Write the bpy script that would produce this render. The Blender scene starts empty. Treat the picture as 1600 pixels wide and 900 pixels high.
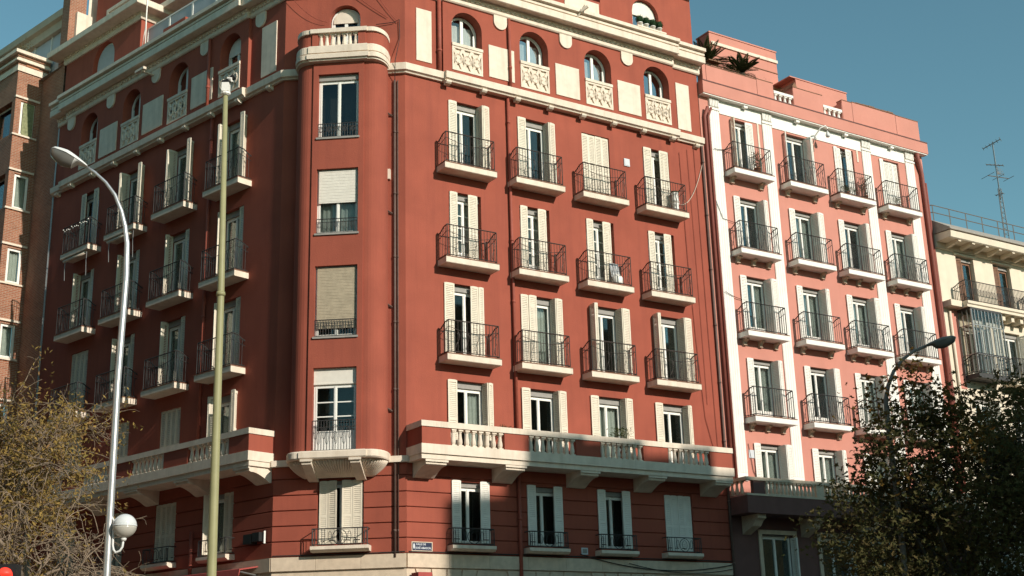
import bpy, bmesh, math, random
from mathutils import Matrix, Vector
R_ = random.Random(7)
S = bpy.context.scene
COL = S.collection
PI = math.pi

# ------------------------------------------------------------------ camera
PITCH, ROLL, F = 0.297220046, -0.028753839, 2007.85
cp, sp, cr, sr = math.cos(PITCH), math.sin(PITCH), math.cos(ROLL), math.sin(ROLL)
fw = Vector((0, cp, sp)); r0 = Vector((1, 0, 0)); u0 = Vector((0, -sp, cp))
rt = r0 * cr + u0 * sr; up = u0 * cr - r0 * sr
cam = bpy.data.objects.new('camera', bpy.data.cameras.new('camera'))
COL.objects.link(cam)
cam.matrix_world = Matrix((( rt.x, up.x, -fw.x, 0), (rt.y, up.y, -fw.y, 0), (rt.z, up.z, -fw.z, 0), (0, 0, 0, 1)))
cam.data.sensor_width = 36; cam.data.lens = 36 * F / 1600
cam.data.clip_start = 0.1; cam.data.clip_end = 3000
S.camera = cam

# ------------------------------------------------------------------ light, sky, exposure
SUN_AZ, SUN_EL = math.radians(-44.6), math.radians(24.7)     # azimuth from +X
sdir = Vector((math.cos(SUN_AZ) * math.cos(SUN_EL), math.sin(SUN_AZ) * math.cos(SUN_EL), math.sin(SUN_EL)))
W = bpy.data.worlds.new('World'); S.world = W; W.use_nodes = True
nt = W.node_tree; bg = nt.nodes['Background']
sky = nt.nodes.new('ShaderNodeTexSky'); sky.sky_type = 'NISHITA'; sky.sun_disc = False
sky.sun_elevation = SUN_EL; sky.sun_rotation = PI / 2 - SUN_AZ
sky.air_density = 1.0; sky.dust_density = 0.3; sky.ozone_density = 1.0
tint = nt.nodes.new('ShaderNodeMix'); tint.data_type = 'RGBA'; tint.blend_type = 'MULTIPLY'
tint.inputs[0].default_value = 1.0
tint.inputs[7].default_value = (1.0, 1.42, 1.18, 1)
nt.links.new(sky.outputs[0], tint.inputs[6]); nt.links.new(tint.outputs[2], bg.inputs[0])
bg.inputs[1].default_value = 0.098
sun = bpy.data.objects.new('sun', bpy.data.lights.new('sun', 'SUN')); COL.objects.link(sun)
sun.data.energy = 4.9; sun.data.angle = math.radians(0.5); sun.data.color = (1.0, 0.925, 0.83)
sun.rotation_euler = sdir.to_track_quat('Z', 'Y').to_euler()
S.view_settings.view_transform = 'Standard'; S.view_settings.look = 'None'
S.view_settings.exposure = 0.0; S.view_settings.gamma = 1.0; S.view_settings.use_curve_mapping = False

# ------------------------------------------------------------------ materials
def mat(name, col, rough=0.8, var=0.12, vs=3.0, streak=0.0, bump=0.0, bs=40.0, metal=0.0, spec=0.3, stain=None, stain_amt=0.0):
    m = bpy.data.materials.new(name); m.use_nodes = True; t = m.node_tree; n = t.nodes; L = t.links
    b = n['Principled BSDF']; b.inputs['Roughness'].default_value = rough; b.inputs['Metallic'].default_value = metal
    b.inputs['Specular IOR Level'].default_value = spec
    geo = n.new('ShaderNodeNewGeometry')
    c1 = n.new('ShaderNodeTexNoise'); c1.inputs['Scale'].default_value = vs; c1.inputs['Detail'].default_value = 5
    L.new(geo.outputs['Position'], c1.inputs['Vector'])
    rmp = n.new('ShaderNodeValToRGB'); e = rmp.color_ramp.elements
    e[0].position = 0.3; e[1].position = 0.7
    lo = [max(0, c * (1 - var)) for c in col]; hi = [min(1, c * (1 + var)) for c in col]
    e[0].color = (*lo, 1); e[1].color = (*hi, 1)
    L.new(c1.outputs['Fac'], rmp.inputs[0]); out = rmp.outputs[0]
    if streak > 0:
        mp = n.new('ShaderNodeMapping'); mp.inputs['Scale'].default_value = (2.2, 2.2, 0.12)
        L.new(geo.outputs['Position'], mp.inputs[0])
        c2 = n.new('ShaderNodeTexNoise'); c2.inputs['Scale'].default_value = 1.6; c2.inputs['Detail'].default_value = 6; c2.inputs['Roughness'].default_value = 0.65
        L.new(mp.outputs[0], c2.inputs['Vector'])
        r2 = n.new('ShaderNodeValToRGB'); r2.color_ramp.elements[0].position = 0.48; r2.color_ramp.elements[1].position = 0.75
        L.new(c2.outputs['Fac'], r2.inputs[0])
        mul = n.new('ShaderNodeMath'); mul.operation = 'MULTIPLY'; mul.inputs[1].default_value = streak
        L.new(r2.outputs[0], mul.inputs[0])
        mx = n.new('ShaderNodeMix'); mx.data_type = 'RGBA'
        st = stain or [c * 0.55 for c in col]
        mx.inputs[7].default_value = (*st, 1)
        L.new(mul.outputs[0], mx.inputs[0]); L.new(out, mx.inputs[6]); out = mx.outputs[2]
    if stain_amt > 0:
        c3 = n.new('ShaderNodeTexNoise'); c3.inputs['Scale'].default_value = 1.1; c3.inputs['Detail'].default_value = 8; c3.inputs['Roughness'].default_value = 0.7
        L.new(geo.outputs['Position'], c3.inputs['Vector'])
        r3 = n.new('ShaderNodeValToRGB'); r3.color_ramp.elements[0].position = 0.52; r3.color_ramp.elements[1].position = 0.7
        L.new(c3.outputs['Fac'], r3.inputs[0])
        mul = n.new('ShaderNodeMath'); mul.operation = 'MULTIPLY'; mul.inputs[1].default_value = stain_amt
        L.new(r3.outputs[0], mul.inputs[0])
        mx = n.new('ShaderNodeMix'); mx.data_type = 'RGBA'
        mx.inputs[7].default_value = (*(stain or [c * 0.5 for c in col]), 1)
        L.new(mul.outputs[0], mx.inputs[0]); L.new(out, mx.inputs[6]); out = mx.outputs[2]
    L.new(out, b.inputs['Base Color'])
    if bump > 0:
        c4 = n.new('ShaderNodeTexNoise'); c4.inputs['Scale'].default_value = bs; c4.inputs['Detail'].default_value = 4
        L.new(geo.outputs['Position'], c4.inputs['Vector'])
        bp = n.new('ShaderNodeBump'); bp.inputs['Strength'].default_value = bump; bp.inputs['Distance'].default_value = 0.02
        L.new(c4.outputs['Fac'], bp.inputs['Height']); L.new(bp.outputs[0], b.inputs['Normal'])
    return m

M = {}
M['red'] = mat('red_plaster', (0.315, 0.079, 0.048), 0.9, 0.10, 0.9, 0.42, 0.3, 30, stain=(0.205, 0.052, 0.036), stain_amt=0.16)
M['redpipe'] = mat('red_pipe_paint', (0.30, 0.075, 0.048), 0.6, 0.10, 6)
M['cream'] = mat('cream_stucco', (0.72, 0.61, 0.49), 0.85, 0.07, 4, 0.42, 0.2, 30, stain=(0.42, 0.33, 0.23), stain_amt=0.18)
M['stone'] = mat('cream_stone', (0.60, 0.48, 0.355), 0.9, 0.10, 5, 0.3, 0.3, 40, stain=(0.34, 0.28, 0.2))
M['white'] = mat('white_paint', (0.80, 0.77, 0.70), 0.5, 0.03, 8)
M['whitewall'] = mat('white_stucco', (0.80, 0.76, 0.69), 0.85, 0.05, 3, 0.15, 0.1, 30, stain=(0.6, 0.55, 0.47))
M['shutter'] = mat('cream_shutter_paint', (0.70, 0.62, 0.49), 0.6, 0.06, 5, 0.15, stain=(0.5, 0.43, 0.33))
M['shutterw'] = mat('white_shutter_paint', (0.78, 0.74, 0.66), 0.6, 0.05, 5, 0.12, stain=(0.6, 0.56, 0.48))
M['boxgrey'] = mat('grey_roller_box', (0.30, 0.28, 0.25), 0.7, 0.1, 6)
M['blind'] = mat('pale_roller_blind', (0.72, 0.67, 0.58), 0.7, 0.05, 6)
M['blindtan'] = mat('tan_roller_blind', (0.40, 0.33, 0.23), 0.7, 0.12, 6, 0.3)
M['blindgrey'] = mat('grey_roller_blind', (0.42, 0.42, 0.42), 0.7, 0.06, 6)
M['blindgreen'] = mat('green_woven_blind', (0.22, 0.23, 0.12), 0.8, 0.3, 9)
M['iron'] = mat('wrought_iron', (0.045, 0.042, 0.04), 0.55, 0.3, 10, spec=0.4)
M['ironbrown'] = mat('rusted_wrought_iron', (0.06, 0.045, 0.038), 0.6, 0.3, 10, spec=0.4)
M['tile'] = mat('terracotta_tile', (0.22, 0.10, 0.06), 0.8, 0.2, 8)
M['room'] = mat('room_shade', (0.05, 0.045, 0.04), 0.9, 0.2, 1)  # near-black colour stands in for the shade inside unlit rooms
M['curtain'] = mat('curtain_cloth', (0.62, 0.60, 0.56), 0.9, 0.08, 6)
M['pink'] = mat('pink_plaster', (0.55, 0.235, 0.178), 0.9, 0.05, 1.3, 0.16, 0.2, 30, stain=(0.44, 0.16, 0.11))
M['maroon'] = mat('maroon_base_render', (0.15, 0.075, 0.065), 0.9, 0.1, 2, 0.2, 0.2, 30)
M['pinkpipe'] = mat('pink_drainpipe_paint', (0.25, 0.075, 0.055), 0.6, 0.1, 4)
M['yellow'] = mat('pale_yellow_stucco', (0.72, 0.62, 0.48), 0.9, 0.06, 2, 0.2, 0.2, 30, stain=(0.5, 0.4, 0.27))
M['brownwood'] = mat('brown_wood', (0.20, 0.10, 0.055), 0.7, 0.25, 6)
M['roof'] = mat('roof_slab_concrete', (0.30, 0.27, 0.23), 0.95, 0.15, 3, stain_amt=0.4)
M['greymetal'] = mat('grey_metal', (0.35, 0.35, 0.34), 0.45, 0.1, 8, metal=0.6)
M['galv'] = mat('galvanised_steel', (0.56, 0.56, 0.55), 0.42, 0.10, 7, metal=0.75, streak=0.2)
M['lampwhite'] = mat('lamp_housing_paint', (0.66, 0.66, 0.63), 0.4, 0.06, 8)
M['lampgrey'] = mat('dark_lamp_paint', (0.19, 0.165, 0.14), 0.45, 0.1, 8)
M['mast'] = mat('olive_mast_paint', (0.30, 0.285, 0.145), 0.5, 0.07, 6, 0.15)
M['black'] = mat('black_plastic', (0.02, 0.02, 0.02), 0.45, 0.1, 8)
M['cable'] = mat('black_cable', (0.03, 0.025, 0.022), 0.7, 0.2, 8)
M['pipegrey'] = mat('brown_grey_pipe', (0.12, 0.075, 0.06), 0.6, 0.15, 6)
M['blue'] = mat('navy_enamel', (0.018, 0.026, 0.06), 0.35, 0.05, 8)
M['signwhite'] = mat('white_enamel', (0.58, 0.59, 0.60), 0.4, 0.03, 8)
M['awning'] = mat('red_awning_canvas', (0.36, 0.07, 0.06), 0.85, 0.1, 8)
M['terrac'] = mat('terracotta_pot', (0.38, 0.16, 0.08), 0.85, 0.15, 10)
M['asphalt'] = mat('asphalt', (0.05, 0.05, 0.05), 0.95, 0.2, 2, bump=0.3)
M['pave'] = mat('paving_concrete', (0.28, 0.22, 0.165), 0.95, 0.15, 2, bump=0.2, stain_amt=0.3)
M['mark'] = mat('white_road_paint', (0.7, 0.7, 0.68), 0.8, 0.1, 5)
M['bark'] = mat('grey_brown_bark', (0.22, 0.165, 0.115), 0.95, 0.3, 9, bump=0.5, bs=25)
M['barkdark'] = mat('dark_bark', (0.08, 0.065, 0.05), 0.95, 0.3, 9, bump=0.5, bs=25)
M['slate'] = mat('grey_roofing', (0.32, 0.29, 0.25), 0.9, 0.12, 4)
M['darkwall'] = mat('unseen_block_render', (0.34, 0.22, 0.135), 0.9, 0.1, 2)  # colour of the unseen blocks, set for the warm bounce they return
M['beigewall'] = mat('beige_render', (0.50, 0.42, 0.32), 0.9, 0.08, 2, 0.2)
M['glassgrey'] = mat('frosted_grey_panel', (0.40, 0.41, 0.42), 0.35, 0.06, 3)

def glass(name, tintc=(0.80, 0.84, 0.82), gl=0.16, fm=0.55):
    m = bpy.data.materials.new(name); m.use_nodes = True; t = m.node_tree; n = t.nodes; L = t.links
    n.remove(n['Principled BSDF']); o = n['Material Output']
    tr = n.new('ShaderNodeBsdfTransparent'); tr.inputs[0].default_value = (*tintc, 1)
    g = n.new('ShaderNodeBsdfGlossy'); g.inputs['Roughness'].default_value = 0.03; g.inputs[0].default_value = (0.75, 0.8, 0.82, 1)
    fr = n.new('ShaderNodeFresnel'); fr.inputs[0].default_value = 1.5
    nz = n.new('ShaderNodeTexNoise'); nz.inputs['Scale'].default_value = 1.2
    bp = n.new('ShaderNodeBump'); bp.inputs['Strength'].default_value = 0.05; L.new(nz.outputs[0], bp.inputs['Height'])
    L.new(bp.outputs[0], g.inputs['Normal'])
    mul = n.new('ShaderNodeMath'); mul.operation = 'MULTIPLY_ADD'; mul.inputs[1].default_value = fm; mul.inputs[2].default_value = gl * 0.12
    L.new(fr.outputs[0], mul.inputs[0])
    mx = n.new('ShaderNodeMixShader'); L.new(mul.outputs[0], mx.inputs[0]); L.new(tr.outputs[0], mx.inputs[1]); L.new(g.outputs[0], mx.inputs[2])
    L.new(mx.outputs[0], o.inputs[0]); return m
M['glass'] = glass('window_glass')
M['glassblue'] = glass('clear_terrace_glass', (0.86, 0.86, 0.84), 0.05, 0.22)

def lensmat():
    m = bpy.data.materials.new('lamp_diffuser'); m.use_nodes = True; b = m.node_tree.nodes['Principled BSDF']
    b.inputs['Base Color'].default_value = (0.15, 0.145, 0.13, 1); b.inputs['Roughness'].default_value = 0.25
    return m
M['lens'] = lensmat()

def globemat(name, col):
    m = bpy.data.materials.new(name); m.use_nodes = True; b = m.node_tree.nodes['Principled BSDF']
    b.inputs['Base Color'].default_value = (*col, 1); b.inputs['Roughness'].default_value = 0.2
    return m
M['globetop'] = globemat('globe_upper_shell', (0.62, 0.64, 0.63)); M['globelow'] = globemat('globe_lower_shell', (0.46, 0.44, 0.38))

def redlight():
    m = bpy.data.materials.new('red_signal_lens'); m.use_nodes = True; b = m.node_tree.nodes['Principled BSDF']
    b.inputs['Base Color'].default_value = (0.6, 0.03, 0.02, 1)
    b.inputs['Emission Color'].default_value = (1, 0.06, 0.03, 1); b.inputs['Emission Strength'].default_value = 0.9
    return m
M['redlight'] = redlight()

def brickmat():
    m = bpy.data.materials.new('red_brick'); m.use_nodes = True; t = m.node_tree; n = t.nodes; L = t.links
    b = n['Principled BSDF']; b.inputs['Roughness'].default_value = 0.9
    tc = n.new('ShaderNodeTexCoord'); sx = n.new('ShaderNodeSeparateXYZ'); L.new(tc.outputs['Object'], sx.inputs[0])
    ad = n.new('ShaderNodeMath'); L.new(sx.outputs[0], ad.inputs[0]); L.new(sx.outputs[1], ad.inputs[1])
    cb = n.new('ShaderNodeCombineXYZ'); L.new(ad.outputs[0], cb.inputs[0]); L.new(sx.outputs[2], cb.inputs[1])
    br = n.new('ShaderNodeTexBrick'); L.new(cb.outputs[0], br.inputs['Vector'])
    br.inputs['Scale'].default_value = 1.0; br.inputs['Brick Width'].default_value = 0.25; br.inputs['Row Height'].default_value = 0.075
    br.inputs['Mortar Size'].default_value = 0.012; br.inputs['Bias'].default_value = -0.1
    br.inputs['Color1'].default_value = (0.30, 0.10, 0.048, 1); br.inputs['Color2'].default_value = (0.40, 0.155, 0.08, 1); br.inputs['Mortar'].default_value = (0.40, 0.28, 0.20, 1)
    nz = n.new('ShaderNodeTexNoise'); nz.inputs['Scale'].default_value = 2.5; nz.inputs['Detail'].default_value = 5
    L.new(cb.outputs[0], nz.inputs['Vector'])
    mx = n.new('ShaderNodeMix'); mx.data_type = 'RGBA'; mx.blend_type = 'MULTIPLY'; mx.inputs[0].default_value = 0.5
    L.new(br.outputs[0], mx.inputs[6]); L.new(nz.outputs['Fac'], mx.inputs[7])
    hs = n.new('ShaderNodeHueSaturation'); hs.inputs['Value'].default_value = 1.15; L.new(mx.outputs[2], hs.inputs['Color'])
    L.new(hs.outputs[0], b.inputs['Base Color'])
    bp = n.new('ShaderNodeBump'); bp.inputs['Strength'].default_value = 0.5; bp.inputs['Distance'].default_value = 0.02; bp.invert = True
    L.new(br.outputs['Fac'], bp.inputs['Height']); L.new(bp.outputs[0], b.inputs['Normal'])
    return m
M['brick'] = brickmat()

def leafmat(name, cols, trans=0.35):
    m = bpy.data.materials.new(name); m.use_nodes = True; t = m.node_tree; n = t.nodes; L = t.links
    n.remove(n['Principled BSDF']); o = n['Material Output']
    g = n.new('ShaderNodeNewGeometry')
    rp = n.new('ShaderNodeValToRGB'); rp.color_ramp.interpolation = 'LINEAR'; e = rp.color_ramp.elements
    e[0].color = (*cols[0], 1); e[1].color = (*cols[-1], 1)
    for i, c in enumerate(cols[1:-1]):
        x = e.new((i + 1) / (len(cols) - 1)); x.color = (*c, 1)
    L.new(g.outputs['Random Per Island'], rp.inputs[0])
    d = n.new('ShaderNodeBsdfDiffuse'); tr = n.new('ShaderNodeBsdfTranslucent')
    L.new(rp.outputs[0], d.inputs[0]); L.new(rp.outputs[0], tr.inputs[0])
    mx = n.new('ShaderNodeMixShader'); mx.inputs[0].default_value = trans
    L.new(d.outputs[0], mx.inputs[1]); L.new(tr.outputs[0], mx.inputs[2]); L.new(mx.outputs[0], o.inputs[0]); return m
M['leafgreen'] = leafmat('dark_green_leaves', [(0.11, 0.105, 0.04), (0.085, 0.085, 0.034), (0.12, 0.105, 0.045), (0.12, 0.09, 0.04), (0.095, 0.095, 0.038)])
M['leafrust'] = leafmat('sunlit_rust_leaves', [(0.16, 0.085, 0.025), (0.12, 0.075, 0.022), (0.2, 0.11, 0.03), (0.09, 0.075, 0.02)])  # rust foliage tone that also carries a sunlit patch in its colour
M['leafyellow'] = leafmat('yellow_brown_leaves', [(0.36, 0.24, 0.07), (0.28, 0.19, 0.07), (0.42, 0.28, 0.085), (0.24, 0.19, 0.06), (0.33, 0.19, 0.08)])
M['palm'] = leafmat('dark_palm_fronds', [(0.03, 0.04, 0.016), (0.05, 0.055, 0.022), (0.04, 0.045, 0.018)], 0.2)
M['topiary'] = leafmat('clipped_green_foliage', [(0.025, 0.055, 0.025), (0.04, 0.075, 0.035), (0.03, 0.06, 0.028)], 0.2)
M['plant'] = leafmat('balcony_plant_leaves', [(0.05, 0.07, 0.02), (0.09, 0.10, 0.03), (0.07, 0.08, 0.025)], 0.3)
M['plantdry'] = leafmat('dry_plant_leaves', [(0.16, 0.12, 0.06), (0.11, 0.09, 0.04), (0.2, 0.13, 0.06)], 0.3)

# ------------------------------------------------------------------ mesh builder
class MB:
    def __init__(s): s.v = []; s.f = []
    def quad(s, *p):
        i = len(s.v); s.v.extend([tuple(q) for q in p]); s.f.append(tuple(range(i, i + len(p)))); return s
    def box(s, x0, x1, y0, y1, z0, z1):
        i = len(s.v)
        s.v += [(x0, y0, z0), (x1, y0, z0), (x1, y1, z0), (x0, y1, z0), (x0, y0, z1), (x1, y0, z1), (x1, y1, z1), (x0, y1, z1)]
        for q in ((0, 3, 2, 1), (4, 5, 6, 7), (0, 1, 5, 4), (1, 2, 6, 5), (2, 3, 7, 6), (3, 0, 4, 7)): s.f.append(tuple(i + k for k in q))
        return s
    def hexa(s, p):                      # 8 points: bottom ring then top ring
        i = len(s.v); s.v += [tuple(q) for q in p]
        for q in ((0, 3, 2, 1), (4, 5, 6, 7), (0, 1, 5, 4), (1, 2, 6, 5), (2, 3, 7, 6), (3, 0, 4, 7)): s.f.append(tuple(i + k for k in q))
        return s
    def prism(s, poly, y0, y1):          # polygon in xz extruded along y
        i = len(s.v); n = len(poly)
        s.v += [(x, y0, z) for x, z in poly] + [(x, y1, z) for x, z in poly]
        s.f.append(tuple(range(i, i + n))); s.f.append(tuple(range(i + 2 * n - 1, i + n - 1, -1)))
        for k in range(n): s.f.append((i + k, i + n + k, i + n + (k + 1) % n, i + (k + 1) % n))
        return s
    def prismx(s, poly, x0, x1):         # polygon in yz extruded along x
        i = len(s.v); n = len(poly)
        s.v += [(x0, y, z) for y, z in poly] + [(x1, y, z) for y, z in poly]
        s.f.append(tuple(range(i, i + n))); s.f.append(tuple(range(i + 2 * n - 1, i + n - 1, -1)))
        for k in range(n): s.f.append((i + k, i + n + k, i + n + (k + 1) % n, i + (k + 1) % n))
        return s
    def loft(s, rings, closed=False, caps=False):
        i = len(s.v); n = len(rings[0])
        for r in rings: s.v += [tuple(q) for q in r]
        for a in range(len(rings) - 1):
            for k in range(n if closed else n - 1):
                k2 = (k + 1) % n
                s.f.append((i + a * n + k, i + a * n + k2, i + (a + 1) * n + k2, i + (a + 1) * n + k))
        if caps:
            s.f.append(tuple(range(i + n - 1, i - 1, -1))); b = i + (len(rings) - 1) * n; s.f.append(tuple(range(b, b + n)))
        return s
    def lathe(s, prof, n=10, c=(0, 0, 0)):   # (r, z) profile
        rings = [[(c[0] + r * math.cos(2 * PI * k / n), c[1] + r * math.sin(2 * PI * k / n), c[2] + z) for k in range(n)] for r, z in prof]
        return s.loft(rings, True, True)
    def tube(s, pts, r, n=6, r1=None):
        pts = [Vector(p) for p in pts]; m = len(pts); rings = []; ref = None
        for k, p in enumerate(pts):
            t = (pts[min(k + 1, m - 1)] - pts[max(k - 1, 0)])
            if t.length < 1e-9: t = Vector((0, 0, 1))
            t.normalize()
            if ref is None: ref = Vector((0, 0, 1)) if abs(t.z) < 0.9 else Vector((1, 0, 0))
            a = t.cross(ref)
            if a.length < 1e-4: a = t.cross(Vector((0.3, 0.9, 0.1)))
            a.normalize(); b = t.cross(a); ref = b.cross(t) if False else ref
            rr = r if r1 is None else r + (r1 - r) * k / max(1, m - 1)
            if callable(r): rr = r(k / max(1, m - 1))
            rings.append([p + (a * math.cos(2 * PI * j / n) + b * math.sin(2 * PI * j / n)) * rr for j in range(n)])
        return s.loft(rings, True, True)
    def bar(s, p, q, w): return s.tube([p, q], w * 0.7071, 4)
    def ring(s, c, rx, rz, w, n=12, y=True):
        pts = [(c[0] + rx * math.cos(2 * PI * k / n), c[1], c[2] + rz * math.sin(2 * PI * k / n)) for k in range(n + 1)]
        return s.tube(pts, w, 4)
    def mesh(s, name, m, smooth=False):
        me = bpy.data.meshes.new(name); me.from_pydata(s.v, [], s.f)
        me.materials.append(M[m] if isinstance(m, str) else m)
        if smooth: me.polygons.foreach_set('use_smooth', [True] * len(me.polygons))
        me.update(); return me

WM = {}
def put(name, me, parent=None, Mx=None, rel=False, kind=None):
    o = bpy.data.objects.new(name, me); COL.objects.link(o)
    Mx = Mx if Mx is not None else Matrix()
    if parent is None: o.matrix_world = Mx; WM[o] = Mx
    else:
        o.parent = parent; P = WM[parent]
        loc = Mx if rel else P.inverted() @ Mx
        o.matrix_basis = loc; WM[o] = P @ loc
    if kind: o['kind'] = kind
    return o
def T(x, y, z): return Matrix.Translation((x, y, z))
def RZ(a): return Matrix.Rotation(a, 4, 'Z')
def thing(name, label, cat, loc=(0, 0, 0), group=None):
    o = put(name, None, None, T(*loc)); o.empty_display_size = 0.3
    o['label'] = label; o['category'] = cat
    if group: o['group'] = group
    return o
def tag(o, label, cat, group=None):
    o['label'] = label; o['category'] = cat
    if group: o['group'] = group
    return o

# ------------------------------------------------------------------ facade frames (x to the viewer's right, y inward, z up)
GZ = -1.6
K = Vector((-5.62805897, 38.17929447, 0))
dR = Vector((0.84037257, 0.54200918, 0)); nR = Vector((0.54200918, -0.84037257, 0))
dL = Vector((-0.74862855, 0.66298967, 0)); nL = Vector((-0.66298967, -0.74862855, 0))
E0 = 2.62
def frame(o, x, y): return Matrix(((x.x, y.x, 0, o.x), (x.y, y.y, 0, o.y), (0, 0, 1, o.z), (0, 0, 0, 1)))
FR = {'R': frame(K, dR, -nR), 'L': frame(K, -dL, -nL)}
PLc = K + dL * E0; PRc = K + dR * E0
O2 = (PLc + PRc) / 2; u2 = (PRc - PLc); CW = u2.length; u2.normalize(); n2 = Vector((u2.y, -u2.x, 0)); HC = CW / 2
FR['C'] = frame(O2, u2, -n2)
FR['B'] = frame(K + dL * 18.0, -nL, dL)          # brick side wall: x runs inward along -nL, y along dL
def sx(Fk, u): return -u if Fk == 'L' else u
def wp(Fk, x, y, z): return FR[Fk] @ Vector((x, y, z))

# ------------------------------------------------------------------ generic facade pieces
def wall_mb(x0, x1, z0, z1, holes, rev=0.35, y=0.0, arch=()):
    """flat wall at y with rectangular holes (x0,x1,z0,z1) and arched ones (x0,x1,z0,crown)"""
    mb = MB(); hs = list(holes) + [(a, b, c, d) for a, b, c, d in arch]
    xs = sorted({round(v, 4) for h in hs for v in h[:2] if x0 < v < x1} | {x0, x1})
    zs = sorted({round(v, 4) for h in hs for v in h[2:] if z0 < v < z1} | {z0, z1})
    def inhole(cx, cz): return any(h[0] < cx < h[1] and h[2] < cz < h[3] for h in hs)
    for j in range(len(zs) - 1):
        run = None
        for i in range(len(xs)):
            solid = i < len(xs) - 1 and not inhole((xs[i] + xs[i + 1]) / 2, (zs[j] + zs[j + 1]) / 2)
            if solid and run is None: run = xs[i]
            if not solid and run is not None:
                mb.quad((run, y, zs[j]), (xs[i], y, zs[j]), (xs[i], y, zs[j + 1]), (run, y, zs[j + 1])); run = None
    for a, b, c, d in holes:
        mb.quad((a, y, c), (a, y, d), (a, y + rev, d), (a, y + rev, c)); mb.quad((b, y, d), (b, y, c), (b, y + rev, c), (b, y + rev, d))
        mb.quad((a, y, d), (b, y, d), (b, y + rev, d), (a, y + rev, d)); mb.quad((b, y, c), (a, y, c), (a, y + rev, c), (b, y + rev, c))
    for a, b, c, d in arch:
        r = (b - a) / 2; xc = (a + b) / 2; zs_ = d - r; N = 16
        arc = [(xc - r * math.cos(PI * k / N), zs_ + r * math.sin(PI * k / N)) for k in range(N + 1)]
        for k in range(N):
            cx = a if k < N // 2 else b
            mb.quad((cx, y, d), (arc[k][0], y, arc[k][1]), (arc[k + 1][0], y, arc[k + 1][1]))
            mb.quad((arc[k][0], y, arc[k][1]), (arc[k + 1][0], y, arc[k + 1][1]), (arc[k + 1][0], y + rev, arc[k + 1][1]), (arc[k][0], y + rev, arc[k][1]))
        mb.quad((a, y, c), (a, y, zs_), (a, y + rev, zs_), (a, y + rev, c)); mb.quad((b, y, zs_), (b, y, c), (b, y + rev, c), (b, y + rev, zs_))
        mb.quad((b, y, c), (a, y, c), (a, y + rev, c), (b, y + rev, c))
    return mb

def sweep_pts(path, d):
    """offset a plan polyline by d to its right-hand side (outward), mitred"""
    out = []; n = len(path)
    for i, p in enumerate(path):
        ds = []
        if i > 0: ds.append((path[i] - path[i - 1]).normalized())
        if i < n - 1: ds.append((path[i + 1] - path[i]).normalized())
        ns = [Vector((t.y, -t.x, 0)) for t in ds]
        if len(ns) == 1: out.append(p + ns[0] * d)
        else:
            m = (ns[0] + ns[1]).normalized(); out.append(p + m * (d / max(0.3, m.dot(ns[0]))))
    return out
def sweep(path, prof, caps=True):
    """prof: closed list of (d, z); returns MB in world coordinates"""
    rings = []
    offs = [sweep_pts(path, d) for d, z in prof]
    for i in range(len(path)): rings.append([(offs[k][i].x, offs[k][i].y, prof[k][1]) for k in range(len(prof))])
    return MB().loft(rings, True, caps)

cache = {}
def leaf_mesh(w, h, mt, louver=True):
    k = ('leaf', round(w, 2), round(h, 2), mt, louver)
    if k in cache: return cache[k]
    mb = MB(); t = 0.018; s = 0.05
    mb.box(0, s, -t, t, 0, h); mb.box(w - s, w, -t, t, 0, h)
    zz = [0, h * 0.42, h - 0.08]
    for z in zz: mb.box(s, w - s, -t, t, z, z + 0.09)
    if louver:
        z = 0.12
        while z < h - 0.1:
            mb.hexa([(s, -t * .9, z), (w - s, -t * .9, z), (w - s, t * .2, z + .05), (s, t * .2, z + .05), (s, -t * .9, z + .012), (w - s, -t * .9, z + .012), (w - s, t * .2, z + .062), (s, t * .2, z + .062)])
            z += 0.062
    else: mb.box(s, w - s, -t * .5, t * .5, 0.05, h - .05); mb.box(w / 2 - .01, w / 2 + .01, -t * .8, t * .8, .05, h - .05)
    cache[k] = mb.mesh('shutter_leaf', mt); return cache[k]

def leaf(win, p0, p1, z0, h, mt, louver=True):
    w = math.hypot(p1[0] - p0[0], p1[1] - p0[1]); a = math.atan2(p1[1] - p0[1], p1[0] - p0[0])
    return put('shutter', leaf_mesh(w, h, mt, louver), win, T(p0[0], p0[1], z0) @ RZ(a), True)

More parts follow.
